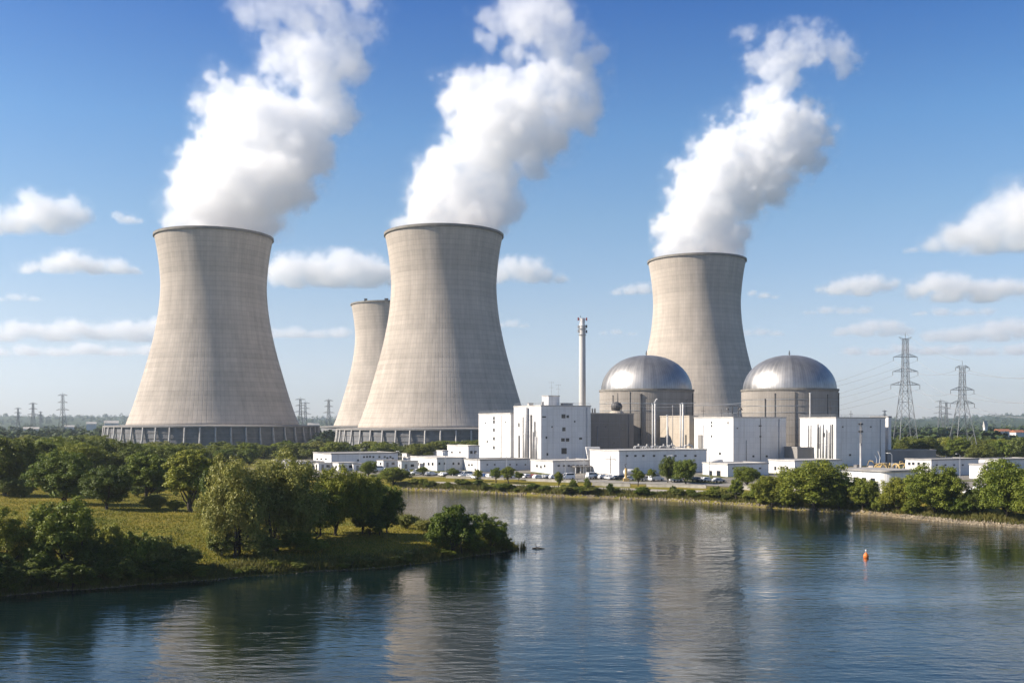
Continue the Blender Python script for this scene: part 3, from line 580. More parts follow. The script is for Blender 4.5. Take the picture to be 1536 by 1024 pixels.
TREES = [
 # behind the meadow
 ('oak_tree','dark',0,8,744,648,112,'large dark round tree at the edge of the frame behind the meadow shrubs'),
 ('oak_tree','broad',0,96,757,671,98,'broad bushy tree standing on the meadow edge, lower branches to the grass'),
 ('oak_tree','broad',1,80,722,652,78,'olive tree top rising just behind the broad meadow edge tree'),
 ('oak_tree','dark',1,161,764,696,76,'low dark round tree casting its shadow on the meadow'),
 ('oak_tree','dark',0,144,722,656,62,'tall bluish dark tree behind the low dark meadow tree'),
 ('oak_tree','tall',0,221,757,676,70,'upright olive tree behind the grey-green meadow shrub'),
 ('oak_tree','tall',1,285,768,672,74,'tall tree with bare lower trunk on the meadow, nearest the big willow'),
 ('oak_tree','dark',1,190,722,658,62,'dark tree in front of the buttresses of the cooling tower by the meadow'),
 ('oak_tree','broad',2,250,716,668,52,'olive tree top between the two upright meadow trees'),
 ('shrub','wbush',0,16,746,714,44,'pale grey-green shrub at the meadow edge below the large dark tree'),('shrub','wbush',1,38,746,717,36,'pale shrub beside the broad bushy meadow tree'),
 ('shrub','wbush',0,232,764,739,42,'pale grey-green shrub at the foot of the upright olive tree'),('shrub','bush',1,262,766,748,26,'small green shrub between the upright trees on the meadow'),
 # near bank
 ('alder_tree','open',0,8,862,756,80,'leafy open tree at the near bank, cut by the frame edge'),('alder_tree','open',1,94,862,742,108,'large open leafy tree with thin stems on the near bank'),
 ('shrub','bush',0,166,840,782,42,'upright rounded shrub next to the large open bank tree'),('shrub','bush',2,205,862,794,62,'yellowish bank shrub right of the upright rounded shrub'),('shrub','wbush',1,238,858,796,50,'tall pale shrub in the middle of the bank thicket'),
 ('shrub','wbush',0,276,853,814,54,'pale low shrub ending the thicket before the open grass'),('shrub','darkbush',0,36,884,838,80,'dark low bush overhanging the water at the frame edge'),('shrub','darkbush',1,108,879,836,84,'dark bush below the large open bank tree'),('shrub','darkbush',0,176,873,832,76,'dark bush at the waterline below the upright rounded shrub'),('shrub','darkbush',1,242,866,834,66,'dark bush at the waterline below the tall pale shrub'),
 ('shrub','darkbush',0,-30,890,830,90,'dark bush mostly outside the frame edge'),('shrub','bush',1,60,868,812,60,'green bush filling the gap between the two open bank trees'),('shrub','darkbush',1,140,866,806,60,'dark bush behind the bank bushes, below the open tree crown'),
 # willow group
 ('willow_tree','willow',0,352,834,676,112,'huge pale willow with hanging foliage and dark leaning trunk'),('willow_tree','willow',1,428,822,668,118,'huge olive willow overlapping the pale one, tallest of the near bank'),('oak_tree','open',0,466,810,722,84,'spreading tree filling the side of the willow group toward the point'),
 ('oak_tree','dark',0,330,800,690,60,'dark tree half hidden behind the pale willow'),('oak_tree','broad',0,504,803,694,74,'rounded tree with dark trunk beside the willow group'),('oak_tree','broad',2,545,800,704,64,'rounded tree at the inner shore, second beyond the willow group'),('oak_tree','open',1,580,799,722,54,'airy tree with ragged side against the water'),('shrub','darkbush',1,560,802,764,70,'dark shrub under the airy tree against the water'),
 ('shrub','wbush',1,335,834,796,54,'pale shrub hiding the foot of the pale willow'),('shrub','wbush',0,392,835,800,60,'pale shrub between the trunks of the two willows'),('shrub','bush',1,444,826,794,56,'green shrub at the foot of the tallest willow'),
 ('shrub','bush',0,470,830,806,44,'low shrub in the shade of the willows'),
 # the point
 ('shrub','bush',1,680,829,756,72,'large rounded shrub on the point of the near bank'),('shrub','open',0,735,829,768,56,'looser shrub at the very tip of the near bank'),('shrub','bush',2,656,826,784,40,'small shrub leaning on the large rounded shrub of the point'),('shrub','bush',0,710,830,800,36,'low dark growth between the two shrubs of the point'),('shrub','darkbush',0,757,826.5,806,24,'tiny dark shrub touching the water at the tip'),
 ('shrub','wbush',0,610,792,770,34,'reedy shrub on the inner shore of the point'),('shrub','wbush',1,636,796,778,30,'second reedy shrub on the inner shore, nearer the point'),
 # far bank, right side
 ('oak_tree','broad',1,1222,765,687,106,'biggest round tree on the far bank, before the white block'),('oak_tree','broad',2,1158,762,712,58,'medium tree on the far bank touching the biggest one'),('oak_tree','broad',0,1258,765,716,44,'darker tree on the shaded side of the biggest bank tree'),('oak_tree','tall',1,1140,758,722,34,'small tree at the start of the far bank tree line'),
 ('oak_tree','broad',2,1295,765,715,50,'small round tree in front of the curved grey roof'),('oak_tree','broad',1,1346,768,714,50,'small round tree between the curved roof and the large bank tree'),('oak_tree','broad',0,1402,772,693,88,'large round tree on the far bank with pale trunk'),('shrub','bush',0,1436,774,744,42,'round green shrub at the foot of the large bank tree'),('oak_tree','dark',0,1466,772,728,44,'dark shaded tree behind the gravel shore'),('oak_tree','broad',1,1510,779,686,84,'large round tree at the frame edge of the far bank'),('shrub','bush',1,1368,772,748,30,'shrub between the small and the large bank trees'),('shrub','bush',2,1320,768,744,30,'low shrub between the two small round bank trees'),('shrub','bush',0,1180,764,738,34,'shrub under the medium bank tree'),
 ('oak_tree','broad',2,1560,786,700,80,'tree just outside the frame edge of the far bank'),
 # street trees and bushes by the plant
 ('street_tree','broad',0,591,726,699,52,'wide rounded bush-like tree at the corner of the far shore'),('street_tree','broad',1,553,714,690,26,'small dark tree before the long white building'),('street_tree','street',0,634,713,699,16,'small street tree before the stepped white building'),('street_tree','street',1,680,716,701,19,'round street tree between two low white buildings'),('street_tree','street',0,717,722,703,16,'yellowish street tree by the parked white vans'),('street_tree','street',1,744,724,700,22,'street tree with visible trunk, first of the close pair'),('street_tree','street',0,762,725,698,24,'denser street tree, second of the close pair'),('street_tree','street',1,778,721,706,15,'smallest street tree after the close pair'),
 ('street_tree','street',0,838,733,706,15,'lollipop shaped tree beside the road'),('shrub','bush',1,860,736,718,14,'small round bush on the bank after the lollipop tree'),('street_tree','street',1,881,741,714,11,'thin dark conifer-like tree on the bank'),('shrub','darkbush',0,915,743,724,11,'little dark upright bush by the path'),('street_tree','street',1,957,729,700,20,'round tree with clear trunk beside the yellow post'),('street_tree','street',0,977,722,702,15,'pale small tree before the long white hall'),('oak_tree','dark',1,1002,724,683,27,'tall dark tree before the long white hall'),('oak_tree','broad',2,1028,726,687,38,'wide olive tree before the long white hall'),('oak_tree','broad',1,1120,728,698,42,'spreading tree before the low white shed'),('oak_tree','tall',0,1104,750,718,22,'narrow tree on the bank by the path end'),('shrub','darkbush',1,1010,742,727,12,'dark bush on the path before the tall dark tree'),('shrub','bush',2,1074,742,728,20,'squat bush beside the broken wall'),
]
for nm, kd, vr, px, b, t, w, lab in TREES:
    plant_px(nm, kd, vr, px, b, t, w, lab, 'shrub' if nm == 'shrub' else 'tree')
# bank bushes in a row: nothing tells them apart
r = random.Random(5)
for k in range(64):
    px = 604 + (1330 - 604) * (k + r.random()) / 64; s = s_at(px); d = r.uniform(2.0, 6.0)
    if 880 < px < 945 and k % 3: continue
    x, y = far_pt(s, d); h = r.uniform(1.2, 2.6); plant('bank_bush', r.choice(['bush', 'darkbush', 'wbush']), k, x, y, gz(x, y), h, h * r.uniform(1.5, 2.4), 'low green bush in the row along the far waterline', 'bush', 'bushes along the far waterline')
for k in range(26):
    px = 1280 + 270 * (k + r.random()) / 26; s = s_at(px); x, y = far_pt(s, r.uniform(9, 26)); h = r.uniform(1.6, 3.6)
    plant('bank_bush', r.choice(['bush', 'darkbush']), k, x, y, gz(x, y), h, h * 1.5, 'bush in the thicket under the far bank trees', 'bush', 'bushes under the far bank trees')
for k in range(46):     # thicket under the near trees
    px = r.uniform(-40, 310); x, y, z = on_ground(px, r.uniform(840, 868) if k < 24 else 893 - px * .083 - r.uniform(2, 9)); h = r.uniform(1.2, 2.8)
    plant('bank_bush', r.choice(['darkbush', 'bush']), k, x, y, z, h, h * 1.6, 'dark bush in the thicket of the near bank', 'bush', 'bushes in the near bank thicket')
for k in range(13):     # undergrowth along the far edge of the meadow
    px = r.uniform(60, 310); x, y, z = on_ground(px, r.uniform(736, 754)); h = r.uniform(1.4, 3.2)
    plant('meadow_shrub', r.choice(['bush', 'wbush', 'darkbush', 'bush']), k, x, y, z, h, h * r.uniform(1.1, 1.8), 'shrub in the undergrowth along the far edge of the meadow', 'bush', 'undergrowth along the meadow edge')
for k in range(40):     # scattered low growth at the near waterline
    px = r.uniform(250, 760); q_ = min(len(L_LEFT) - 2, max(1, int(np.argmin([abs(a / b * FPX + HX - px) for a, b in L_LEFT])))); x, y = L_LEFT[q_]; x += r.uniform(-.8, .8); y += r.uniform(.5, 2.6); h = r.uniform(.5, 1.3)
    if water_dist(np.array([x]), np.array([y]))[0] < .2: continue
    plant('waterside_plant', r.choice(['bush', 'wbush', 'darkbush']), k, x, y, gz(x, y), h, h * r.uniform(1.6, 3.0), 'low green plant clump at the near waterline', 'plant', 'plant clumps at the near waterline')
# woods between the meadow and the towers, and beyond the plant
n = 0; spots = []
while n < 190:
    px = r.uniform(-120, 720) if r.random() < .68 else r.uniform(1330, 1640); Y = math.exp(r.uniform(math.log(290 if px < 300 else 400), math.log(690))); x = gx(px, Y)
    if water_dist(np.array([x]), np.array([Y]))[0] < 25: continue
    if px < 720 and any((x - gx(c, e))**2 + (Y - e)**2 < 88**2 for c, e in ((321.5, 770), (666, 690))): continue
    if px > 440 and px < 720 and Y < 520: continue
    if px > 1330 and Y < 440 + max(0, (1480 - px)) * .6: continue
    z = gz(x, Y); lim = 650 if px < 150 else 663 if px < 480 else 661 if px < 720 else 652
    lim += r.uniform(0, 12); H = min((EYE - (lim - HY) / FPX * Y) - z, 13)
    if H < 2.4: H = r.uniform(2.5, 4)
    if any((x - a)**2 + (Y - b)**2 < (2.6)**2 for a, b in spots): continue
    spots.append((x, Y)); n += 1
    kd = r.choice(['broad', 'dark', 'tall', 'broad', 'bush', 'wbush']) if H > 5 else r.choice(['bush', 'darkbush', 'bush'])
    if px < 720: plant('woodland_tree', kd, n, x, Y, z, H, H * r.uniform(.95, 1.5), 'green tree in the belt of woods before the cooling towers', 'tree', 'woods before the cooling towers')
    else: plant('woodland_tree', kd, n, x, Y, z, H, H * r.uniform(.95, 1.5), 'green tree in the woods around the lattice pylons', 'tree', 'woods around the pylons')
for k in range(90):      # belt hiding the feet of the towers
    px = r.uniform(425, 722) if k < 66 else r.uniform(150, 430); Y = r.uniform(480, 590); x = gx(px, Y); z = gz(x, Y); lim = r.uniform(658, 676); H = min(EYE - (lim - HY) / FPX * Y - z, 9)
    if H < 2: H = 2.2
    plant('woodland_tree', r.choice(['bush', 'broad', 'darkbush', 'dark', 'wbush']), k, x, Y, z, H, H * r.uniform(1.3, 2.2), 'green bush in the low belt at the feet of the cooling towers', 'tree', 'low belt at the feet of the cooling towers')
# far-off woods of the plain: one mass
rg = np.random.default_rng(3); Q = []; m = 5200
Yv = np.exp(rg.uniform(math.log(640), math.log(7600), m)); tv = rg.uniform(-.75, .75, m); xv = tv * Yv
dens = fbm(xv / 260, Yv / 420, 12); ok = (dens > -.16) & ~(((xv - gx(321.5, 770))**2 + (Yv - 770)**2 < 90**2) | ((xv - gx(666, 690))**2 + (Yv - 690)**2 < 84**2) | ((xv - gx(1045, 960))**2 + (Yv - 960)**2 < 95**2) | ((xv - gx(582, 1120))**2 + (Yv - 1120)**2 < 84**2) | ((abs(xv) < 270) & (Yv < 800) & (xv > -120)))
xv = xv[ok]; Yv = Yv[ok]; zv = ground(xv, Yv)
for x, y, z in zip(xv, Yv, zv):
    R = rg.uniform(3.5, 6.5) * (1 + y / 5000); H = R * rg.uniform(1.1, 1.7); nq = 70 if y < 1800 else 30
    d = unit(rg, nq); d[:, 2] = abs(d[:, 2]); lump = 1 + .22 * np.sin(d[:, :1] * 5 + x) * np.cos(d[:, 1:2] * 6 + y)
    Q.append(leaf_quads(np.array([x, y, z]) + d * np.array([R, R, H]) * lump, d + rg.normal(size=d.shape) * .3, R * .62, rg, .9))
M_FAR = leaf_mat('far_leaves', (.028, .050, .016), (.066, .090, .026), .1)
tag(link('far_woods', quads_mesh('far_woods', np.concatenate(Q), M_FAR)), 'green far-off woods covering the plain', kind='stuff')
# grass and reeds
def blades(n, xs, ys, h, w, rg):
    z = ground(xs, ys); a = rg.uniform(0, 2 * np.pi, n); lean = rg.normal(size=(n, 2)) * .28 * h[:, None]
    c, s = np.cos(a) * w / 2, np.sin(a) * w / 2
    p0 = np.stack([xs - c, ys - s, z - .05], 1); p1 = np.stack([xs + c, ys + s, z - .05], 1); t1 = np.stack([xs + lean[:, 0] + c * .25, ys + lean[:, 1] + s * .25, z + h], 1); t0 = np.stack([xs + lean[:, 0] - c * .25, ys + lean[:, 1] - s * .25, z + h], 1)
    return np.stack([p0, p1, t1, t0], 1)
M_MEADOW = leaf_mat('meadow_grass', (.100, .118, .014), (.310, .240, .038), .3, 2.4)
nn = 150000; px = rg.uniform(-60, 790, nn); Yg = np.exp(rg.uniform(math.log(105), math.log(300), nn)); xs = (px - HX) / FPX * Yg; d = water_dist(xs, Yg); k = (d > 1.0) & (d < 95); xs, Yg, d = xs[k], Yg[k], d[k]
h = (.12 + .16 * rg.random(len(xs))) * (1 + .9 * np.clip(fbm(xs / 6, Yg / 6, 40), -.6, 1)) + .5 * np.exp(-d / 4) * rg.random(len(xs))
tag(link('meadow_grass', quads_mesh('meadow_grass', blades(len(xs), xs, Yg, h, .13 + .1 * rg.random(len(xs)), rg), M_MEADOW)), 'dry yellow-green grass of the meadow', kind='stuff')
nn = 34000; ii = rg.integers(0, len(L_LEFT) - 1, nn); A = np.array(L_LEFT); tt = rg.random(nn)[:, None]; p = A[ii] * (1 - tt) + A[ii + 1] * tt + rg.normal(size=(nn, 2)) * 2.2; d = water_dist(p[:, 0], p[:, 1]); k = (d > .08) & (d < 4.5); p = p[k]
bk = fbm(p[:, 0] / 4, p[:, 1] / 4, 77); h = .35 + .9 * np.clip(bk + .35, 0, 1) * rg.random(len(p)) + .3 * rg.random(len(p))
s_all = [np.array(far_pt(s, dd)) for s, dd in zip(rg.uniform(s_at(600), s_at(1560), 26000), rg.uniform(1.3, 7.5, 26000))]; q = np.array(s_all); hq = .4 + .9 * rg.random(len(q)) * np.clip(.6 + fbm(q[:, 0] / 6, q[:, 1] / 6, 70), .1, 1)
B = np.array(L_BACK); ii = rg.integers(0, len(B) - 1, 9000); tt = rg.random(9000)[:, None]; pb = B[ii] * (1 - tt) + B[ii + 1] * tt + rg.normal(size=(9000, 2)) * 2.5; pb = pb[water_dist(pb[:, 0], pb[:, 1]) > .4]; hb = .8 + 1.2 * rg.random(len(pb))
al = np.concatenate([p, q, pb]); hh = np.concatenate([h, hq, hb])
tag(link('bank_grass', quads_mesh('bank_grass', blades(len(al), al[:, 0], al[:, 1], hh, .14 + .12 * rg.random(len(al)), rg), M_REED)), 'tall green grass and reeds along the river banks', kind='stuff')
# stones at the waterline
def stones(pts, size, rg):
    Vq = []
    for (x, y), s in zip(pts, size):
        z = max(gz(x, y), -.05); f = rg.uniform(.7, 1.3, 3) * s; a = rg.uniform(0, 6.28); ca, sa = math.cos(a), math.sin(a)
        v = np.array([(-1,-1,-.5),(1,-1,-.5),(1,1,-.5),(-1,1,-.5),(-.7,-.6,.6),(.6,-.7,.5),(.7,.6,.65),(-.6,.7,.5)]) * f * .5 * rg.uniform(.8, 1.2, (8, 3)); v = np.stack([v[:, 0]*ca - v[:, 1]*sa + x, v[:, 0]*sa + v[:, 1]*ca + y, v[:, 2] + z], 1)
        for q in ((4,5,6,7),(0,1,5,4),(1,2,6,5),(2,3,7,6),(3,0,4,7)): Vq.append(v[list(q)])
    return np.array(Vq)
M_STONE = mat('shore_stone', (.30, .245, .17), .9, (.13, .11, .08), .6)
pts = [far_pt(s, max(.1, rg.normal(.8, .5))) for s in rg.uniform(s_at(600), s_at(1330), 700)] + [far_pt(s, rg.uniform(.1, 3.2)) for s in rg.uniform(s_at(1350), s_at(1590), 1100)]
A = np.array(L_LEFT); ii = rg.integers(4, len(A) - 1, 700); tt = rg.random(700)[:, None]; pl = A[ii] * (1 - tt) + A[ii + 1] * tt + rg.normal(size=(700, 2)) * .5
sz = np.concatenate([rg.uniform(.25, .7, 700), rg.uniform(.2, .6, 1100), rg.uniform(.08, .24, 700)])
tag(link('shore_stones', quads_mesh('shore_stones', stones(list(pts) + [tuple(v) for v in pl], sz, rg), M_STONE)), 'pale stones along the waterline', kind='stuff')
# ------------------------------------------------------------------ the plant
AL = math.radians(28)
def hit(x0, y0, ux, uy, px):
    t = (px - HX) / FPX; return (t * y0 - x0) / (ux - t * uy)
class Block:
    """a rectangular building whose nearest vertical edge stands at pixel xc, depth D; local x runs along the shaded face, local y along the sunlit one"""
    def __init__(s, name, label, xl, xc, xr, ytop, D, zb, wall, roof, al=AL, cat='building', para=.5, back=None):
        s.x0, s.D, s.al = gx(xc, D), D, al; s.u = (math.cos(al), math.sin(al)); s.v = (-math.sin(al), math.cos(al))
        s.Lr = hit(s.x0, D, *s.u, xr); s.Ll = back if back else hit(s.x0, D, *s.v, xl); s.zb = zb; s.h = EYE - (ytop - HY) / FPX * D - zb
        s.root = thing(name, label, cat, (s.x0, D, zb), al)
        mb = MB(); mb.box((0, 0, -1.5), (s.Lr, s.Ll, s.h)); obj('wall', mb, wall, s.root)
        mb = MB(); e = .18; p = .35       # roof deck inside a parapet rim
        mb.box((-e, -e, s.h + .003), (s.Lr + e, p, s.h + para)); mb.box((-e, s.Ll - p, s.h + .003), (s.Lr + e, s.Ll + e, s.h + para)); mb.box((-e, p + .003, s.h + .003), (p, s.Ll - p - .003, s.h + para)); mb.box((s.Lr - p, p + .003, s.h + .003), (s.Lr + e, s.Ll - p - .003, s.h + para))
        mb.box((p + .003, p + .003, s.h + .004), (s.Lr - p - .003, s.Ll - p - .003, s.h + para * .55)); obj('roof', mb, roof, s.root)
        s.para = para
    def at(s, face, px, py):
        """local position on a face from a photo pixel"""
        ux, uy = s.u if face == 'R' else s.v; k = hit(s.x0, s.D, ux, uy, px); Y = s.D + k * uy; return k, EYE - (py - HY) / FPX * Y - s.zb, Y / FPX
    def window(s, face, px, py, w, h, name='window', dark=True):
        k, z, m = s.at(face, px, py); ux, uy = s.u if face == 'R' else s.v
        c = abs(ux * 1 - uy * (px - HX) / FPX); W_ = w * m / max(c, .2); H_ = h * m; fr = MB(); f = min(.12, W_ * .12)
        fr.box((-W_/2, -.07, -H_/2), (-W_/2 + f, .01, H_/2)); fr.box((W_/2 - f, -.07, -H_/2), (W_/2, .01, H_/2)); fr.box((-W_/2 + f + .002, -.07, H_/2 - f), (W_/2 - f - .002, .01, H_/2)); fr.box((-W_/2 + f + .002, -.09, -H_/2), (W_/2 - f - .002, .01, -H_/2 + f))
        loc, rz = ((k, 0, z), 0) if face == 'R' else ((0, k, z), -math.pi / 2)
        o = obj(name, fr, M_GREYC if dark else M_PIPE, s.root, loc, rz)
        g = MB(); g.box((-W_/2 + f + .004, -.035, -H_/2 + f + .004), (W_/2 - f - .004, .012, H_/2 - f - .004)); obj('pane' if name == 'window' else 'panel', g, M_GLASS if dark else M_WHITE2, o)
        return o
    def slot(s, px, y0, y1, w, name='duct', m_=None, dep=.25, face='L'):
        """a tall narrow box proud of a face"""
        k, z1, m = s.at(face, px, y0); _, z0, _ = s.at(face, px, y1); z0 = max(z0, .05); ux, uy = s.u if face == 'R' else s.v
        c = abs(ux - uy * (px - HX) / FPX); W_ = w * m / max(c, .3); mb = MB(); mb.box((-W_/2, -dep, z0), (W_/2, .01, z1), M=None)
        loc, rz = ((k, 0, 0), 0) if face == 'R' else ((0, k, 0), -math.pi / 2); return obj(name, mb, m_ or M_DARK, s.root, loc, rz)
    def pipe(s, px, y0, y1, w, name='pipe', m_=None, face='L', bend=False):
        k, z1, m = s.at(face, px, y0); _, z0, _ = s.at(face, px, y1); r_ = w * m / 2; d = r_ + .1; mb = MB(); z0 = max(z0, 0)
        pts = [(0, -d, z0), (0, -d, z1)] + ([(0, -d + .15, z1 + r_ * 1.2), (0, .05, z1 + r_ * 1.5)] if bend else [])
        mb.tube(pts, r_, 12); mb.tube([(0, -d, (z0 + z1) / 2 - .2), (0, -d, (z0 + z1) / 2 + .2)], r_ * 1.18, 12)
        loc, rz = ((k, 0, 0), 0) if face == 'R' else ((0, k, 0), -math.pi / 2); return obj(name, mb, m_ or M_PIPE, s.root, loc, rz, smooth=True)
    def door(s, face, px, w, h):
        k, z, m = s.at(face, px, 700); mb = MB(); mb.box((-w/2, -.06, .02), (w/2, .01, h)); loc, rz = ((k, 0, 0), 0) if face == 'R' else ((0, k, 0), -math.pi / 2); d = obj('door', mb, M_GREYC, s.root, loc, rz)
        mb = MB(); mb.box((w/2 - .3, -.1, h * .45), (w/2 - .2, -.055, h * .52)); obj('handle', mb, M_DARK, d)
    def top(s, fx, fy): # a point on the roof deck in world space
        x, y = s.Lr * fx, s.Ll * fy; return (s.x0 + s.u[0]*x + s.v[0]*y, s.D + s.u[1]*x + s.v[1]*y, s.zb + s.h + s.para * .55 + .004)
def seams(blk, n, face='R'):
    mb = MB()
    L = blk.Lr if face == 'R' else blk.Ll
    for k in range(1, n): mb.box((L * k / n - .05, -.03, 0), (L * k / n + .05, .01, blk.h - .05))
    loc, rz = ((0, 0, 0), 0) if face == 'R' else ((0, L, 0), -math.pi / 2); obj('cladding_joint', mb, M_JOINT, blk.root, loc, rz)
def mast(x, y, z, h, label, r=.12, arms=(), m=None):
    t = thing('mast', label, 'mast', (x, y, z)); mb = MB(); mb.tube([(0, 0, 0), (0, 0, h)], [r, r * .6], 6); obj('pole', mb, m or M_STEEL, t)
    for q, w in arms:
        mb = MB(); mb.tube([(-w, 0, h * q), (w, 0, h * q)], r * .55, 5); mb.tube([(-w, 0, h * q - w * .3), (-w, 0, h * q + w * .3)], r * .5, 5); mb.tube([(w, 0, h * q - w * .3), (w, 0, h * q + w * .3)], r * .5, 5); obj('aerial', mb, m or M_STEEL, t)
    return t
ZY = 4.35     # yard level
# the white turbine block pair
A = Block('plant_building', 'tall windowless white block with a column of small vents, left of the higher block', 718, 765.8, 772, 620.5, 441, ZY, M_WHITE, M_ROOFL)
for y in (627, 632.5, 644.5, 657.5, 671): A.window('L', 741, y, 2.6, 5)
A.window('L', 728, 634, 1.6, 2.4); A.window('L', 758, 633, 1.6, 2.4); seams(A, 6, 'L')
B = Block('plant_building', 'tallest white block with stacked windows, dark slots and a round silo', 770.8, 811.6, 886, 609, 419, ZY, M_WHITE, M_ROOFL)
for px, py, w, h in ((845.2, 624, 6, 6.2), (851.6, 624.5, 4, 4.2), (845.8, 643.5, 5, 6), (844.4, 659.4, 5.6, 5.2), (851.2, 659.4, 5.2, 5.2), (870.8, 657.4, 4.6, 3.2), (816, 625, 6, 2.2), (819.5, 656, 2.4, 3.6), (821, 681, 2.6, 4), (846, 676, 8, 9)): B.window('R', px, py, w, h)
for px, y0, y1, w in ((779.0, 653, 688, 1.9), (785.6, 625, 688, 2.2), (797.2, 622, 688, 2.6), (802.6, 632, 688, 1.6), (778.6, 634, 640, 1.4)): B.slot(px, y0, y1, w)
B.pipe(791.8, 611, 690, 6.2, 'silo', M_WHITE2); B.pipe(804.8, 655, 690, 2.4, 'pipe'); B.pipe(800.2, 647, 690, 1.8, 'pipe'); B.pipe(788.2, 624, 690, 1.6, 'pipe'); seams(B, 9, 'R')
k, z, m = B.at('L', 805.5, 660); mb = MB(); mb.tube([(0, -.4, 15), (1.6, -.6, 0)], .14, 6); obj('brace', mb, M_STEEL, B.root, (0, k, 0), -math.pi / 2)
# roof penthouse with aerials
p = B.top(.42, .40); t = thing('roof_tank', 'squat white octagonal tank on the tallest white block', 'tank', p); mb = MB(); mb.lathe([(3.9, 0), (3.9, 4.1)], 8, a0=.5); mb.disc(3.9, 4.1, 8); obj('drum', mb, M_WHITE, t); mb = MB(); mb.lathe([(3.6, 4.2), (4.1, 4.2), (4.1, 4.55), (3.6, 4.55)], 8, close=True, a0=.5); obj('cornice', mb, M_ROOFL, t)
for dx, h, l in ((.2, 6.4, 'thin aerial mast on the octagonal roof tank, the taller one'), (3.2, 5.2, 'thin aerial mast at the edge of the octagonal roof tank')): mast(p[0] + dx, p[1] - 2, p[2] + 4.1, h, l, .09, ((.95, 1.0), (.6, .7)))
for fx, fy, w, h, l in ((.72, .35, 4.5, 1.1, 'low pale roof box on the tallest white block by the chimney'), (.12, .6, 2.2, 1.2, 'small roof box at the bright corner of the tallest white block'), (.2, .3, .9, 1.6, 'small grey vent on the tallest white block')):
    q = B.top(fx, fy); u_ = thing('roof_unit', l, 'roof unit', q, AL); mb = MB(); mb.box((-w/2, -w*.3, 0), (w/2, w*.3, h)); obj('casing', mb, M_ROOFL, u_); mb = MB(); mb.box((-w*.55, -w*.34, h + .003), (w*.55, w*.34, h + .2)); obj('hood', mb, M_GREYC, u_)
# the concrete annex of the first reactor
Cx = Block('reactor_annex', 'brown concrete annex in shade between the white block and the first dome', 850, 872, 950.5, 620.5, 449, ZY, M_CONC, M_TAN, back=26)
Cx.window('R', 934, 642, 3.6, 4.2); Cx.window('R', 908, 640, 2.4, 3); Cx.window('R', 921, 664, 3, 3); Cx.slot(918, 634, 634.6, 66, 'ledge', M_GREYC, .22, 'R'); Cx.slot(918, 655, 655.7, 66, 'ledge', M_GREYC, .22, 'R'); Cx.pipe(943, 622, 690, 1.0, 'pipe', M_GREYC, 'R'); Cx.pipe(896, 640, 690, .8, 'pipe', M_STEEL, 'R')
for k in range(3): Cx.slot(899 + 15 * k, 624, 690, .6, 'joint', M_GREYC, .05, 'R')
q = P(925, 619, 463); t = thing('roof_machine', 'dark rounded machine with a spike on the brown concrete annex', 'machine', (q.x, q.y, Cx.zb + Cx.h + .3)); mb = MB(); mb.lathe([(3.6, 0), (3.0, .9), (2.5, 1.0), (2.5, 1.2)], 16); mb.disc(2.5, 1.2, 16); obj('base', mb, M_TAN, t)
mb = MB(); mb.lathe([(1.6, 1.2), (1.7, 2.0), (2.6, 2.6), (2.7, 3.6), (2.0, 4.8), (.7, 5.4), (.05, 5.5)], 14); obj('hood', mb, M_DARK, t)
for a in range(5): mb = MB(); w = a * 1.256 + .3; mb.tube([(2.2*math.cos(w), 2.2*math.sin(w), 1.2), (2.4*math.cos(w), 2.4*math.sin(w), 2.8)], .22, 6); obj('strut', mb, M_DARK, t)
mb = MB(); mb.tube([(.5, 0, 5.2), (.5, 0, 9.6)], [.3, .12], 6); obj('spike', mb, M_DARK, t)
for dx, l in ((888.5, 'dark slim roof vent by the white block, the left of two'), (892.3, 'dark slim roof vent by the white block, the right of two')):
    q = P(dx, 618, 460); t = thing('roof_vent', l, 'vent', (q.x, q.y, Cx.zb + Cx.h + .28)); mb = MB(); mb.tube([(0, 0, 0), (0, 0, 1.9)], .35, 8); obj('pipe', mb, M_DARK, t); mb = MB(); mb.lathe([(.15, 2.0), (.55, 2.0), (.1, 2.5)], 8); obj('cap', mb, M_DARK, t)
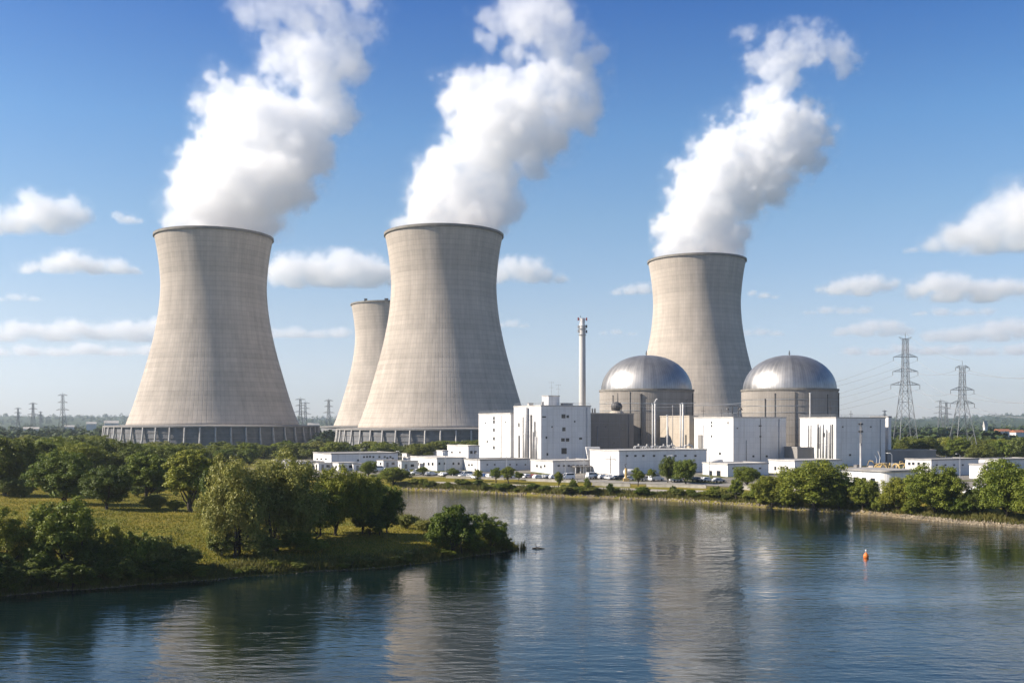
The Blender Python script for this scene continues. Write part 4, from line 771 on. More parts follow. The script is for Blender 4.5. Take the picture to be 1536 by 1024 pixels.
# reactors
def dome_mat():
    m = bpy.data.materials.new('dome_steel'); m.use_nodes = True; t = m.node_tree; b = t.nodes['Principled BSDF']; b.inputs['Metallic'].default_value = .92; b.inputs['Roughness'].default_value = .45
    sp = N(t, 'ShaderNodeSeparateXYZ', ins={0: N(t, 'ShaderNodeUVMap', uv_map='UVMap').outputs[0]}); u = N(t, 'ShaderNodeMath', operation='MULTIPLY', ins={0: sp.outputs[0], 1: 110.})
    fr = N(t, 'ShaderNodeMath', operation='FRACT', ins={0: u.outputs[0]}); pp = N(t, 'ShaderNodeMath', operation='PINGPONG', ins={0: fr.outputs[0], 1: .5}); mr = N(t, 'ShaderNodeMapRange', ins={0: pp.outputs[0], 1: 0., 2: .14, 3: 1., 4: 0.})
    fl = N(t, 'ShaderNodeMath', operation='FLOOR', ins={0: u.outputs[0]}); wn = N(t, 'ShaderNodeTexWhiteNoise', noise_dimensions='1D', ins={'W': fl.outputs[0]})
    tc = N(t, 'ShaderNodeTexCoord'); nz = N(t, 'ShaderNodeTexNoise', ins={'Vector': tc.outputs['Object'], 'Scale': .25, 'Detail': 5.})
    a = N(t, 'ShaderNodeMath', operation='MULTIPLY_ADD', ins={0: wn.outputs[0], 1: .06, 2: .23}); a2 = N(t, 'ShaderNodeMath', operation='MULTIPLY_ADD', ins={0: nz.outputs[0], 1: .22, 2: a.outputs[0]}); a3 = N(t, 'ShaderNodeMath', operation='MULTIPLY_ADD', ins={0: mr.outputs[0], 1: -.09, 2: a2.outputs[0]})
    c = N(t, 'ShaderNodeVectorMath', operation='SCALE', ins={0: (1.0, .975, .95), 3: a3.outputs[0]}); t.links.new(c.outputs[0], b.inputs['Base Color'])
    rr = N(t, 'ShaderNodeMath', operation='MULTIPLY_ADD', ins={0: wn.outputs[0], 1: .10, 2: .45}); t.links.new(rr.outputs[0], b.inputs['Roughness'])
    bp = N(t, 'ShaderNodeBump', ins={'Strength': .2, 'Distance': .08, 'Height': mr.outputs[0]}); t.links.new(bp.outputs[0], b.inputs['Normal']); return m
M_DOME = dome_mat()
def drum_mat():
    m = M_SHELL.copy(); m.name = 'drum_concrete'
    for n in m.node_tree.nodes:
        if n.type == 'VECT_MATH': n.inputs[0].default_value = (.36, .325, .285)
    return m
M_DRUM = drum_mat()
def reactor(px, D, R, zt, zd, label):
    t = thing('reactor_building', label, 'reactor', (gx(px, D), D, 0)); mb = MB(); mb.lathe([(R, 2), (R, zt)], 96); obj('drum_wall', mb, M_DRUM, t, smooth=True)
    mb = MB(); mb.lathe([(R - 1.2, zt), (R + .35, zt), (R + .35, zt + .9), (R - 1.2, zt + .9)], 96, close=True); obj('ring_beam', mb, M_DARKRIM, t)
    mb = MB(); Rd = R - .7; H = zd - zt - .5; prof = [(Rd * math.cos(a) ** .92, zt + .5 + H * math.sin(a) ** 1.02) for a in np.linspace(0, math.pi / 2 - .004, 40)]; mb.lathe(prof, 110); obj('dome', mb, M_DOME, t, smooth=True)
    mb = MB(); mb.tube([(0, 0, zd - .1), (0, 0, zd + 2.2)], .22, 6); mb.tube([(-.6, 0, zd + .9), (.6, 0, zd + .9)], .12, 5); obj('finial', mb, M_DARK, t)
    return t
def drum_pipe(t, R, ang, z0, z1, r_, m_, name='pipe'):
    a = math.radians(ang); mb = MB(); c, s = math.sin(a) * (R + r_ + .05), -math.cos(a) * (R + r_ + .05); mb.tube([(c, s, z0), (c, s, z1)], r_, 8); mb.tube([(c, s, z1 - .5), (c, s, z1)], r_ * 1.5, 8); obj(name, mb, m_, t)
R1 = reactor(969.5, 498, 23.3, 38.2, 56.4, 'silver domed reactor with brown drum beside the chimney and the tallest white block')
for a, z0, z1, r_, m_ in ((-14, 4, 36.5, .34, M_DARK), (-51, 20, 36, .14, M_DARK), (-27, 26, 37.5, .12, M_DARK), (48, 6, 34, .2, M_CONC), (66, 8, 37, .22, M_DARK)): drum_pipe(R1, 23.3, a, z0, z1, r_, m_)
for z in (28.5, 32.0): mb = MB(); mb.lathe([(23.32, z), (23.5, z), (23.5, z + .18), (23.32, z + .18)], 72, close=True); obj('rail', mb, M_STEEL, R1)
R2 = reactor(1184, 486, 22.9, 38.0, 55.6, 'silver domed reactor with tan drum, the one closest to the pylons')
for a, z0, z1, r_, m_ in ((-32, 20, 36.5, .14, M_DARK), (-9, 10, 37, .14, M_DARK), (8, 8, 36.6, .32, M_PIPE), (33, 22, 36, .14, M_DARK), (64, 6, 37, .25, M_DARK), (-44, 24, 34, .18, M_DARK)): drum_pipe(R2, 22.9, a, z0, z1, r_, m_)
for z in (27.5, 30.6, 33.6): mb = MB(); mb.lathe([(22.92, z), (23.08, z), (23.08, z + .15), (22.92, z + .15)], 72, close=True); obj('rail', mb, M_STEEL, R2)
# chimney
D = 508; x = gx(873.5, D); t = thing('chimney', 'slender pale ventilation chimney with red aerials behind the tallest white block', 'chimney', (x, D, 0)); zt = EYE - (489 - HY) / FPX * D
mb = MB(); mb.lathe([(1.95, 3), (1.75, 30), (1.6, zt)], 24); obj('shaft', mb, M_STACK, t, smooth=True); mb = MB(); mb.lathe([(1.5, zt), (1.75, zt), (1.75, zt + .4), (1.3, zt + .4), (1.3, zt + 4.0), (1.05, zt + 4.0), (1.05, zt + .4)], 20); obj('head', mb, M_WHITE2, t)
for z in (zt - 4.6, zt - 1.6): mb = MB(); mb.lathe([(1.6, z), (2.1, z), (2.1, z + .2), (1.6, z + .2)], 20, close=True); obj('platform', mb, M_STEEL, t)
for s_, z, m_ in ((-1, zt - 3.4, M_PIPE), (1, zt - 3.6, M_DARK), (1, zt - 1.0, M_DARK), (-1, zt - 1.2, M_PIPE), (-1, zt + 2.8, M_RED), (1, zt + 2.7, M_RED), (.2, zt + 2.2, M_PIPE)):
    mb = MB(); mb.box((s_ * 2.1 - .35, -.9, z), (s_ * 2.1 + .35, -.3, z + 1.5)); mb.box((min(0, s_ * 1.8), -.75, z + .55), (max(0, s_ * 1.8), -.5, z + .75)); obj('aerial', mb, m_, t)
mb = MB(); mb.tube([(-.9, -1.2, zt + 4), (-1.1, -1.2, zt + 5.2)], .12, 5); obj('lightning_rod', mb, M_DARK, t)
# white hall in front of the first reactor
Dh = Block('plant_building', 'long low white hall with a row of small windows, before the first reactor drum', 899, 928.6, 1060, 677, 351, 3.9, M_WHITE, M_ROOFL, back=19)
for px in (940.5, 953, 965, 981, 997, 1013, 1028, 1043): Dh.window('R', px, 683.3, 3.6, 3.0)
Dh.pipe(916, 683, 710, .9, 'pipe', M_GREYC); Dh.slot(916, 688, 689, 16, 'rail', M_GREYC, .1); Dh.door('R', 952, 1.4, 2.3); Dh.door('R', 1035, 3.2, 3.0); seams(Dh, 12, 'R')
# tan link and the white block between the reactors
Lk = Block('plant_building', 'narrow tan concrete building wedged between the first drum and the white block', 1024, 1034, 1047, 624.5, 452, ZY, M_TAN, M_TAN, back=22)
Lk.slot(1029, 652, 690, 1.6)
J = Block('plant_building', 'square white block standing between the two reactor domes', 1041.5, 1100, 1179, 626.5, 424, ZY, M_WHITE, M_ROOFL)
for px, y in ((1067.5, 633.5), (1067.5, 638.5), (1067.5, 654)): J.window('L', px, y, 2.0, 3.4)
J.window('L', 1092, 634, 1.6, 3.4); J.window('R', 1140, 638.5, 4.4, 2.0); J.window('R', 1140.5, 654.5, 2.6, 2.6); J.window('R', 1106, 642, 2, 2); J.slot(1140.5, 628, 690, .7, 'joint', M_DARK, .08, 'R'); seams(J, 8, 'R'); J.slot(1051, 652, 672, 5.5, 'louvre', M_GREYC, .5); J.door('R', 1160, 2, 2.6)
# white block at the pylons
K = Block('plant_building', 'white block with pipes on its bright side, closest to the large pylon', 1200, 1254, 1328, 627, 414, ZY, M_WHITE, M_ROOFL)
for px, y0, w in ((1213, 639, 1.6), (1216.5, 638, 1.4), (1227, 637, 2.2), (1231, 639, 1.6), (1235, 638, 2.4), (1240, 646, 2.6), (1246, 638, 1.8)): K.pipe(px, y0, 690, w, 'pipe', M_PIPE if w < 2.3 else M_WHITE2, bend=True)
K.slot(1229, 640, 672, 1.3); K.slot(1249, 636, 690, 1.4); K.slot(1244, 648, 690, 1.2); K.window('L', 1236.5, 652, 4.2, 6.5); seams(K, 7, 'R')
J.pipe(1168, 628, 695, .9, 'pipe', M_STEEL, 'R'); J.pipe(1119, 660, 695, .8, 'pipe', M_GREYC, 'R'); J.window('R', 1130, 684, 3, 3); J.window('R', 1150, 684, 3, 3); J.window('L', 1080, 680, 3, 4)
K.pipe(1320, 629, 695, .9, 'pipe', M_STEEL, 'R'); K.window('R', 1275, 682, 3, 3); K.window('R', 1306, 640, 2.6, 2.2); K.window('R', 1264, 640, 2.2, 2.2); A.pipe(752, 622, 690, .8, 'pipe', M_GREYC); A.window('L', 731, 662, 2, 3); B.pipe(880, 611, 690, .9, 'pipe', M_STEEL, 'R'); B.window('R', 862, 632, 2.2, 2.6); B.window('R', 828, 640, 2, 2.4)
K2 = Block('plant_building', 'narrow blue-grey slab just behind the white block at the pylons', 1331.5, 1332.5, 1337, 625.5, 434, ZY, M_WHITE2, M_GREYC, back=10)
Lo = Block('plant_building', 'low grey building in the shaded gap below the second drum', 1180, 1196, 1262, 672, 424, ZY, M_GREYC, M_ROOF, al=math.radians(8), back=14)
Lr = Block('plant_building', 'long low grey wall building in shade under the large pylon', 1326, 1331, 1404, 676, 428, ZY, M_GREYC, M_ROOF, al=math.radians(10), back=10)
# low white buildings along the road
E = Block('plant_building', 'low white office with a row of dark windows and a porch', 796, 829.5, 899, 692.5, 362, 3.8, M_WHITE2, M_ROOFL)
for px in (838, 846, 853, 860, 866.5, 872, 878.5, 885, 892): E.window('R', px, 698.2, 3.6, 2.8)
for px, y in ((805.5, 698.5), (811.5, 700), (817, 698.5)): E.window('L', px, y, 2.6, 3.6)
k, z, m = E.at('R', 868, 705); mb = MB(); mb.box((k - 3.6, -3.4, 2.6), (k + 3.6, -.004, 2.95)); obj('porch_roof', mb, M_GREYC, E.root)
for dx in (-3.2, -1.1, 1.1, 3.2): mb = MB(); mb.tube([(k + dx, -3.1, -.5), (k + dx, -3.1, 2.6)], .2, 8); obj('porch_post', mb, M_WHITE2, E.root)
E.door('R', 868, 2.4, 2.3)
Fb = Block('plant_building', 'long low white shed behind the close pair of street trees', 696, 720, 797, 690.5, 377, 3.95, M_WHITE2, M_ROOF)
for px, y in ((703.5, 697), (708, 697), (713, 704)): Fb.window('L', px, y, 2.4, 3.2)
for px in (731, 742, 765, 775, 788): Fb.window('R', px, 696.5, 2.4, 2.2)
G = Block('plant_building', 'long white building with scattered windows at the edge of the woods', 470, 497, 597, 681.5, 404, 4.2, M_WHITE, M_ROOF)
for px, y in ((546, 685), (550.5, 684.7), (555, 684.6), (560, 685), (566, 690), (577, 685), (581, 686.5), (585.5, 685), (589, 687.5), (569, 685), (537, 690)): G.window('R', px, y, 3.0, 2.8)
for px in (476, 482, 489): G.window('L', px, 688, 2.6, 2.6)
H = Block('plant_building', 'stepped white building with arched-looking windows by the small street tree', 616, 655.5, 698, 688, 385, 3.95, M_WHITE, M_ROOFL)
for px in (620, 627, 636, 643, 649): H.window('L', px, 695.5, 2.8, 4.6)
for px in (659, 667, 680, 688): H.window('R', px, 695, 2.8, 3.6)
I = Block('plant_building', 'raised white building with rooftop plant, at the foot of the windowless block', 671, 702.5, 719, 669.5, 418, 4.2, M_WHITE, M_ROOFL)
for px in (707, 713): I.window('R', px, 678, 4.0, 4.6)
for px in (678, 690): I.window('L', px, 678, 2.4, 3)
Hl = Block('plant_building', 'small white cube behind the stepped white building', 651, 664, 672, 677, 410, 4.2, M_WHITE, M_ROOFL, back=6)
Mm = Block('plant_building', 'low white workshop with open doors below the square white block', 1054, 1091.5, 1153, 697, 338, 3.8, M_WHITE, M_ROOFL)
for px, w in ((1066, 5), (1078, 6)): Mm.window('L', px, 710, w, 9, 'door')
for px in (1100, 1112, 1128, 1140): Mm.window('R', px, 702, 3.6, 2.6)
Nn = Block('plant_building', 'low white shed partly hidden by the biggest bank tree', 1153, 1192, 1262, 692, 349, 3.9, M_WHITE, M_ROOFL)
for px in (1163, 1172, 1181): Nn.window('L', px, 702, 3, 6)
Pp = Block('plant_building', 'wide grey-roofed building with white end wall under the second pylon', 1358, 1397, 1468, 690.5, 337, 3.8, M_WHITE2, M_ROOF)
for px in (1364, 1370, 1378, 1386): Pp.window('L', px, 695, 4, 4.5)
for px in (1405, 1418, 1431, 1444): Pp.window('R', px, 697, 3, 2.4)
Qq = Block('plant_building', 'white hall with grey roof beside the large round tree at the frame edge', 1454, 1481, 1522, 698, 318, 3.7, M_WHITE, M_ROOF)
Qr = Block('plant_building', 'flat pale shed beyond the white hall at the frame edge', 1484, 1500, 1560, 690, 372, 4, M_WHITE2, M_ROOF, back=12)
Gl = Block('plant_building', 'very low pale shed among parked vehicles at the wood edge', 444, 462, 486, 693.5, 392, 4.2, M_WHITE, M_ROOFL, back=10)
# the building with the curved corner
D0 = 282; zb = 3.5; h = EYE - (708 - HY) / FPX * D0 - zb; o = (gx(1331, D0), D0, zb); t = thing('plant_building', 'grey-roofed building with a curved white corner behind the far bank trees', 'building', o, AL)
W_, L_, rc = 13, 17, 3.2; poly = [(0 + rc - rc * math.cos(a), rc - rc * math.sin(a)) for a in np.linspace(0, math.pi / 2, 9)] + [(W_, 0), (W_, L_), (0, L_)]
mb = MB(); mb.prism(poly, -1.5, h); obj('wall', mb, M_WHITE, t); mb = MB(); mb.prism([(x - .5 if x < 1 else x + .5, y - .5 if y < 1 else y + .5) if (x < .01 or y < .01 or x > W_ - 1) else (x - .35, y - .35) for x, y in poly], h + .004, h + .5); obj('roof', mb, M_ROOF, t)
for k in range(4): mb = MB(); mb.box((-.06, 4.4 + k * 3.2, 1.2), (.01, 6.0 + k * 3.2, 3.0)); obj('window', mb, M_GLASS, t)
for k in range(3): mb = MB(); mb.box((4.6 + k * 2.8, -.06, 1.2), (6.2 + k * 2.8, .01, 2.8)); obj('window', mb, M_GLASS, t)
# masts in front of the first drum
for px, y0, y1, w, D, l in ((978.7, 605, 671, 1.9, 398, 'tall pale vent pipe before the first drum, left of the close pair'), (982.6, 603, 671, 2.4, 400, 'tall pale vent pipe before the first drum, right of the close pair'), (1001, 622, 668, 2.2, 404, 'single pale vent pipe before the first drum, shorter than the pair'), (1009, 608, 662, 1.0, 440, 'thin dark vent pipe close to the first drum'), (1020.8, 605, 672, 1.8, 402, 'pale pipe stack beside the tan building, left one'), (1024.4, 604, 674, 2.8, 404, 'thick pale pipe stack beside the tan building')):
    q = P(px, y0, D); t = thing('vent_pipe', l, 'pipe', (q.x, D, ZY)); hh = q.z - ZY; r_ = w / FPX * D / 2; mb = MB(); mb.tube([(0, 0, 0), (0, 0, hh)], r_, 10); obj('pipe', mb, M_PIPE if w > 1.2 else M_GREYC, t, smooth=True)
    mb = MB(); mb.tube([(0, 0, hh - .4), (0, 0, hh + .1)], r_ * 1.5, 10); obj('collar', mb, M_STEEL, t)
    if px == 982.6: mb = MB(); mb.tube([(0, 0, hh), (.3, 0, hh + .9), (.9, -.2, hh + 1.3)], r_ * .8, 8); obj('elbow', mb, M_PIPE, t)
    if px == 1024.4: mb = MB(); mb.tube([(0, 0, hh - .2), (5.4, 1, hh + .1)], .14, 6); obj('arm', mb, M_STEEL, t)
# pipework and clutter on and behind the long hall
r = random.Random(11)
for k in range(7):
    px = 958 + k * 12.5; q = P(px, 671, 392); t = thing('pipe_rack', 'pale bent pipework on the deck between the long hall and the first drum', 'pipework', (q.x, q.y, ZY), r.uniform(0, 1), 'pipework before the first drum')
    zz = 8.2 + r.uniform(-.3, 1.0)
    for j in range(2): mb = MB(); mb.tube([(-1.6, j, 0), (-1.6, j, zz), (-1.2, j, zz + .35), (1.3, j, zz + .35), (1.6, j, zz), (1.6, j, 0)], .22, 8); obj('pipe', mb, M_PIPE, t)
    mb = MB(); mb.lathe([(.05, zz + .5), (.35, zz + .5), (.35, zz + 1.2), (.05, zz + 1.35)], 10); obj('vessel', mb, M_ROOFL, t)
def roof_unit(blk, fx, fy, w, d, h, label, m_=None):
    t = thing('roof_unit', label, 'roof unit', blk.top(fx, fy), AL); mb = MB(); mb.box((-w/2, -d/2, 0), (w/2, d/2, h)); obj('casing', mb, m_ or M_WHITE2, t); mb = MB(); mb.box((-w*.53, -d*.54, h + .003), (w*.53, d*.54, h + .18)); obj('hood', mb, M_GREYC, t); mb = MB(); mb.box((-w*.35, -d/2 - .05, h*.2), (w*.35, -d/2 + .01, h*.75)); obj('grille', mb, M_DARK, t)
for b_, nm in ((A, 'windowless white block'), (J, 'square white block between the domes'), (K, 'white block at the pylons'), (Dh, 'long low hall'), (E, 'low office with the porch'), (Fb, 'long low shed'), (G, 'long building at the wood edge'), (H, 'stepped white building'), (I, 'raised white building'), (Mm, 'low workshop'), (Nn, 'low shed by the biggest bank tree'), (Pp, 'wide grey-roofed building'), (Lo, 'low building in the shaded gap')):
    for k in range(4): roof_unit(b_, r.uniform(.1, .9), r.uniform(.15, .85), r.uniform(1, 3.4), r.uniform(1, 2.2), r.uniform(.5, 1.3), 'boxy roof unit on the ' + nm) ['group'] if False else None
for o_ in [q for q in COL.objects if q.name.startswith('roof_unit') and q['label'].startswith('boxy')]: o_['group'] = o_['label'].replace('boxy roof unit', 'roof units')
for b_, fx, fy, h, l in ((K, .25, .5, 7.2, 'thin mast on the white block at the pylons'), (K, .75, .6, 3.2, 'short mast on the white block at the pylons'), (J, .1, .9, 5.2, 'thin mast at the back of the square white block'), (J, .55, .85, 4.6, 'mast with a floodlight on the square white block'), (J, .3, .7, 3.8, 'short rod on the square white block'), (A, .5, .5, 2.4, 'short rod on the windowless white block')):
    p = b_.top(fx, fy); mast(*p, h, l, .13, ((.55, .7),), M_DARK)
# floodlight crane on the square block
p = J.top(.45, .62); t = thing('roof_hoist', 'dark roof hoist with a hanging hood on the square white block', 'hoist', p); mb = MB(); mb.tube([(0, 0, 0), (0, 0, 5.2)], .22, 6); mb.tube([(2.6, 0, 0), (2.6, 0, 5.6)], .22, 6); obj('post', mb, M_DARK, t); mb = MB(); mb.tube([(-2.4, 0, 5.0), (2.8, 0, 5.4)], .15, 6); obj('beam', mb, M_DARK, t); mb = MB(); mb.lathe([(.1, 5.0), (.45, 4.4), (1.1, 3.4), (1.0, 3.3)], 10, (3.6, 0)); obj('hood', mb, M_DARK, t); mb = MB(); mb.lathe([(.1, 4.9), (.4, 4.2), (.8, 3.4)], 10, (-2.2, 0)); obj('hood', mb, M_DARK, t)
# hopper
q = P(889, 672, 372); t = thing('hopper', 'white tapering hopper beside the low office', 'hopper', (q.x, 372, 3.8)); mb = MB(); zt = q.z - 3.8; b4 = [(-1.5, -1.2), (1.5, -1.2), (1.5, 1.2), (-1.5, 1.2)]
for j in range(4):
    a, b = b4[j], b4[(j + 1) % 4]; mb.quad((a[0], a[1], zt - 6), (b[0], b[1], zt - 6), (b[0] * 1.7, b[1] * 1.7, zt), (a[0] * 1.7, a[1] * 1.7, zt))
mb.box((-2.55, -2.04, zt + .002), (2.55, 2.04, zt + .5)); obj('bin', mb, M_WHITE2, t)
for sx, sy in ((-1, -1), (1, -1), (1, 1), (-1, 1)): mb = MB(); mb.box((sx*1.4 - .15, sy*1.1 - .15, -.5), (sx*1.4 + .15, sy*1.1 + .15, zt - 6)); obj('leg', mb, M_STEEL, t)
# small white sheds and containers at the wood edge
r = random.Random(33)
for k, (px, py, w, hh) in enumerate(((428, 702, 7, 2.6), (452, 704, 9, 2.8), (478, 705, 6, 2.6), (508, 706, 8, 3.0), (530, 706, 6, 2.6), (602, 704, 7, 3.2), (612, 699, 6, 3.6), (640, 690, 9, 4.4), (700, 704, 6, 3.4), (610, 690, 8, 3.2), (575, 701, 7, 2.8), (545, 699, 5, 2.6), (415, 699, 6, 2.4), (252, 688, 7, 2.6), (276, 686, 6, 2.6), (334, 688, 7, 2.6))):
    x, y, z = on_ground(px, py, 300); t = thing('shed', 'small white shed or container in the yard at the wood edge', 'shed', (x, y, z), AL + r.uniform(-.15, .15), 'small white sheds at the wood edge'); d = w * r.uniform(.5, .8)
    mb = MB(); mb.box((0, 0, -.5), (w, d, hh)); obj('wall', mb, M_WHITE2, t); mb = MB(); mb.box((-.2, -.2, hh + .003), (w + .2, d + .2, hh + .25)); obj('roof', mb, r.choice([M_ROOF, M_ROOFL]), t)
    mb = MB(); mb.box((w * .2, -.06, .05), (w * .2 + 1, .01, 2.1)); obj('door', mb, M_GREYC, t); mb = MB(); mb.box((w * .55, -.06, 1.0), (w * .55 + 1.4, .01, 2.0)); obj('window', mb, M_GLASS, t); mb = MB(); mb.box((-.06, d * .3, 1.0), (.01, d * .3 + 1.2, 2.0)); obj('window', mb, M_GLASS, t)
# cabinets and tanks on the yard before the blocks
r = random.Random(44)
for k in range(34):
    px = r.uniform(1062, 1345); py = r.uniform(694, 706); x, y, z = on_ground(px, py, 320); w, d, hh = r.uniform(1.2, 3.2), r.uniform(.8, 1.8), r.uniform(.9, 2.2); t = thing('equipment_cabinet', 'small grey or tan equipment cabinet in the yard before the white blocks', 'cabinet', (x, y, z), AL + r.choice([0, .3, 1.57]), 'equipment cabinets before the white blocks'); m_ = r.choice([M_GREYC, M_ROOFL, M_TAN, M_WHITE2, M_DARK])
    mb = MB(); mb.box((-w/2, -d/2, -.3), (w/2, d/2, hh)); obj('casing', mb, m_, t); mb = MB(); mb.box((-w*.54, -d*.58, hh + .003), (w*.54, d*.58, hh + .12)); obj('lid', mb, M_GREYC, t); mb = MB(); mb.box((-w*.3, -d/2 - .05, .2), (w*.1, -d/2 + .01, hh * .85)); obj('door', mb, M_STEEL, t)
for px, py, rr, L_, l in ((1075, 698, 1.1, 5.0, 'white horizontal tank before the square white block'), (1182, 697, 1.2, 4.0, 'white horizontal tank before the shaded gap between the blocks'), (946, 714, 1.0, 4.4, 'pale horizontal tank before the long hall')):
    x, y, z = on_ground(px, py, 300); t = thing('storage_tank', l, 'tank', (x, y, z), .3); mb = MB(); mb.tube([(-L_/2 - .35, 0, rr + .5), (-L_/2, 0, rr + .5), (L_/2, 0, rr + .5), (L_/2 + .35, 0, rr + .5)], [rr * .55, rr, rr, rr * .55], 16); obj('shell', mb, M_WHITE2, t, smooth=True)
    for s_ in (-1, 1): mb = MB(); mb.box((s_ * L_ * .3 - .2, -rr * .8, -.2), (s_ * L_ * .3 + .2, rr * .8, .75)); obj('saddle', mb, M_GREYC, t)
# guard rails round the big roofs
for b_ in (A, B, J, K):
    mb = MB(); zz = b_.h + b_.para
    for (x0, y0), (x1, y1) in (((.2, .2), (b_.Lr - .2, .2)), ((.2, .2), (.2, b_.Ll - .2))):
        mb.tube([(x0, y0, zz + 1.0), (x1, y1, zz + 1.0)], .045, 4); mb.tube([(x0, y0, zz + .5), (x1, y1, zz + .5)], .035, 4); n_ = 9
        for j in range(n_ + 1): q = j / n_; mb.tube([(x0 + (x1-x0)*q, y0 + (y1-y0)*q, zz - .02), (x0 + (x1-x0)*q, y0 + (y1-y0)*q, zz + 1.0)], .045, 4)
    obj('guard_rail', mb, M_STEEL, b_.root)
# ------------------------------------------------------------------ pylons and wires
M_LATT = mat('pylon_steel', (.17, .18, .195), .6, (.11, .118, .125), .3, metal=.3); M_WIRE = mat('wire', (.30, .31, .33), .6); M_INS = mat('insulator', (.12, .10, .09), .4)
def pylon(name, label, x, y, z, H, bw, tw, arms, th, rz=0., parts=True, group=None, horns=True):
    """four legs that straighten above the waist; arms: (fraction of H, half length)"""
    t = thing(name, label, 'pylon', (x, y, z), rz, group); zw = H * .62; body = MB()
    def hw(q): return bw + (tw * 1.08 - bw) * q / zw if q < zw else tw * 1.08 + (tw * .75 - tw * 1.08) * (q - zw) / (H - zw)
    for sx, sy in ((-1, -1), (1, -1), (1, 1), (-1, 1)):
        mb = MB(); mb.tube([(sx * hw(q), sy * hw(q), q) for q in (0, zw * .5, zw, H * .95)], [th * 1.25, th * 1.1, th, th * .8], 4); obj('leg', mb, M_LATT, t)
    lv = [0]; 
    while lv[-1] < H * .95 - 1: lv.append(min(H * .95, lv[-1] + max(hw(lv[-1]) * 2.1, 3.8)))
    for a, b in zip(lv[:-1], lv[1:]):
        wa, wb = hw(a), hw(b)
        for c0, c1 in (((-1, -1), (1, -1)), ((1, -1), (1, 1)), ((1, 1), (-1, 1)), ((-1, 1), (-1, -1))):
            body.tube([(c0[0]*wa, c0[1]*wa, a), (c1[0]*wb, c1[1]*wb, b)], th * .5, 3, cap=False); body.tube([(c1[0]*wa, c1[1]*wa, a), (c0[0]*wb, c0[1]*wb, b)], th * .5, 3, cap=False); body.tube([(c0[0]*wb, c0[1]*wb, b), (c1[0]*wb, c1[1]*wb, b)], th * .5, 3, cap=False)
    obj('lattice', body, M_LATT, t); tips = []
    for f, L in arms:
        za = H * f; w = hw(za); mb = MB()
        for s in (-1, 1):
            tip = (s * L, 0, za)
            if s > 0: mb.tube([(-w, 0, za), (w, 0, za)], th * .6, 3)
            for sy in (-1, 1):
                mb.tube([(s * w, sy * w, za), tip], th * .65, 3); mb.tube([(s * w, sy * w, za + L * .17 + .6), tip], th * .55, 3)
                for j in (1, 2, 3): q = j / 4; mb.tube([(s * (w + (L - w) * q), sy * w * (1 - q), za), (s * (w + (L - w) * (q - .12)), sy * w * (1.12 - q), za + (L * .17 + .6) * (1.12 - q))], th * .4, 3, cap=False)
        obj('crossarm', mb, M_LATT, t)
        for s in (-1, 1):
            il = L * .2 + .8; tips.append(Vector((x, y, z)) + Matrix.Rotation(rz, 3, 'Z') @ Vector((s * L, 0, za - il)))
            if parts:
                mb = MB(); mb.tube([(s * L, 0, za), (s * L, 0, za - il)], th * .6, 6); [mb.lathe([(th * .3, za - il * j / 7), (th * 1.1, za - il * j / 7 - .1), (th * .3, za - il * j / 7 - .2)], 8, (s * L, 0)) for j in range(1, 7)]; obj('insulator', mb, M_INS, t)
    mb = MB(); mb.tube([(0, 0, H * .93), (0, 0, H)], th * .7, 4)
    if horns:
        for s in (-1, 1): mb.tube([(0, 0, H * .945), (s * H * .052, 0, H * .965)], th * .7, 4); mb.tube([(s * tw, 0, H * .93), (s * H * .052, 0, H * .965)], th * .5, 4)
    obj('peak', mb, M_LATT, t); tips.append(Vector((x, y, z + H)))
    return tips
def by_px(px, ytop, Y): z = gz(gx(px, Y), Y); return gx(px, Y), Y, z, EYE - (ytop - HY) / FPX * Y - z
x, y, z, H_ = by_px(1358, 499, 590); T1 = pylon('pylon', 'tallest lattice pylon, beside the white block', x, y, z, H_, 6.0, 1.6, ((.57, 8.6), (.68, 7.5), (.80, 7.1)), .20)
x, y, z, H_ = by_px(1443.5, 541, 520); T2 = pylon('pylon', 'second lattice pylon over the wide grey roof, splayed legs', x, y, z, H_, 6.2, 1.3, ((.56, 6.3), (.70, 6.1), (.93, 3.6)), .18, horns=False)
for k, (px, yt, Y, l) in enumerate(((1410.5, 598, 1350, 'distant pylon between the two large ones, the nearer of its pair'), (1419.5, 601, 1400, 'distant pylon between the two large ones, the farther of its pair'), (1327, 614, 1700, 'tiny pylon peeping over the narrow blue-grey slab'), (94, 588, 1150, 'distant lattice pylon over the meadow woods, tallest of that line'), (49.5, 602, 1500, 'distant pylon over the meadow woods, middle of the line'), (27, 610, 1800, 'distant pylon over the meadow woods, smallest of the line'), (61, 616, 2300, 'faint far pylon just right of the middle one'), (450.5, 595, 1350, 'distant pylon beside the meadow cooling tower, nearer of its pair'), (458, 601, 1500, 'distant pylon beside the meadow cooling tower, farther of its pair'), (493, 597, 1400, 'distant pylon touching the silhouette of the distant tower'))):
    x, y, z, H_ = by_px(px, yt, Y); pylon('pylon', l, x, y, z, H_, H_ * .085, H_ * .024, ((.62, H_ * .17), (.78, H_ * .13), (.93, H_ * .13)), .22 * Y / 1150, rz=.3 * (k % 3 - 1), parts=False, horns=False)
def wire(a, b, sag, label, group, r_=.075, n=22):
    a, b = Vector(a), Vector(b); mb = MB(); o = a.copy()
    mb.tube([a.lerp(b, q) - Vector((0, 0, sag * 4 * q * (1 - q))) - o for q in np.linspace(0, 1, n)], r_, 4)
    tag(obj('power_line', mb, M_WIRE, None, o), label, 'power line', group)
for k in range(7): wire(T1[k], T2[k], 5 if k < 6 else 3, 'sagging overhead wire from the tallest pylon to the second', 'wires between the two large pylons')
R_ = [Vector((gx(1700, 470), 470, v.z + 2)) for v in T2]
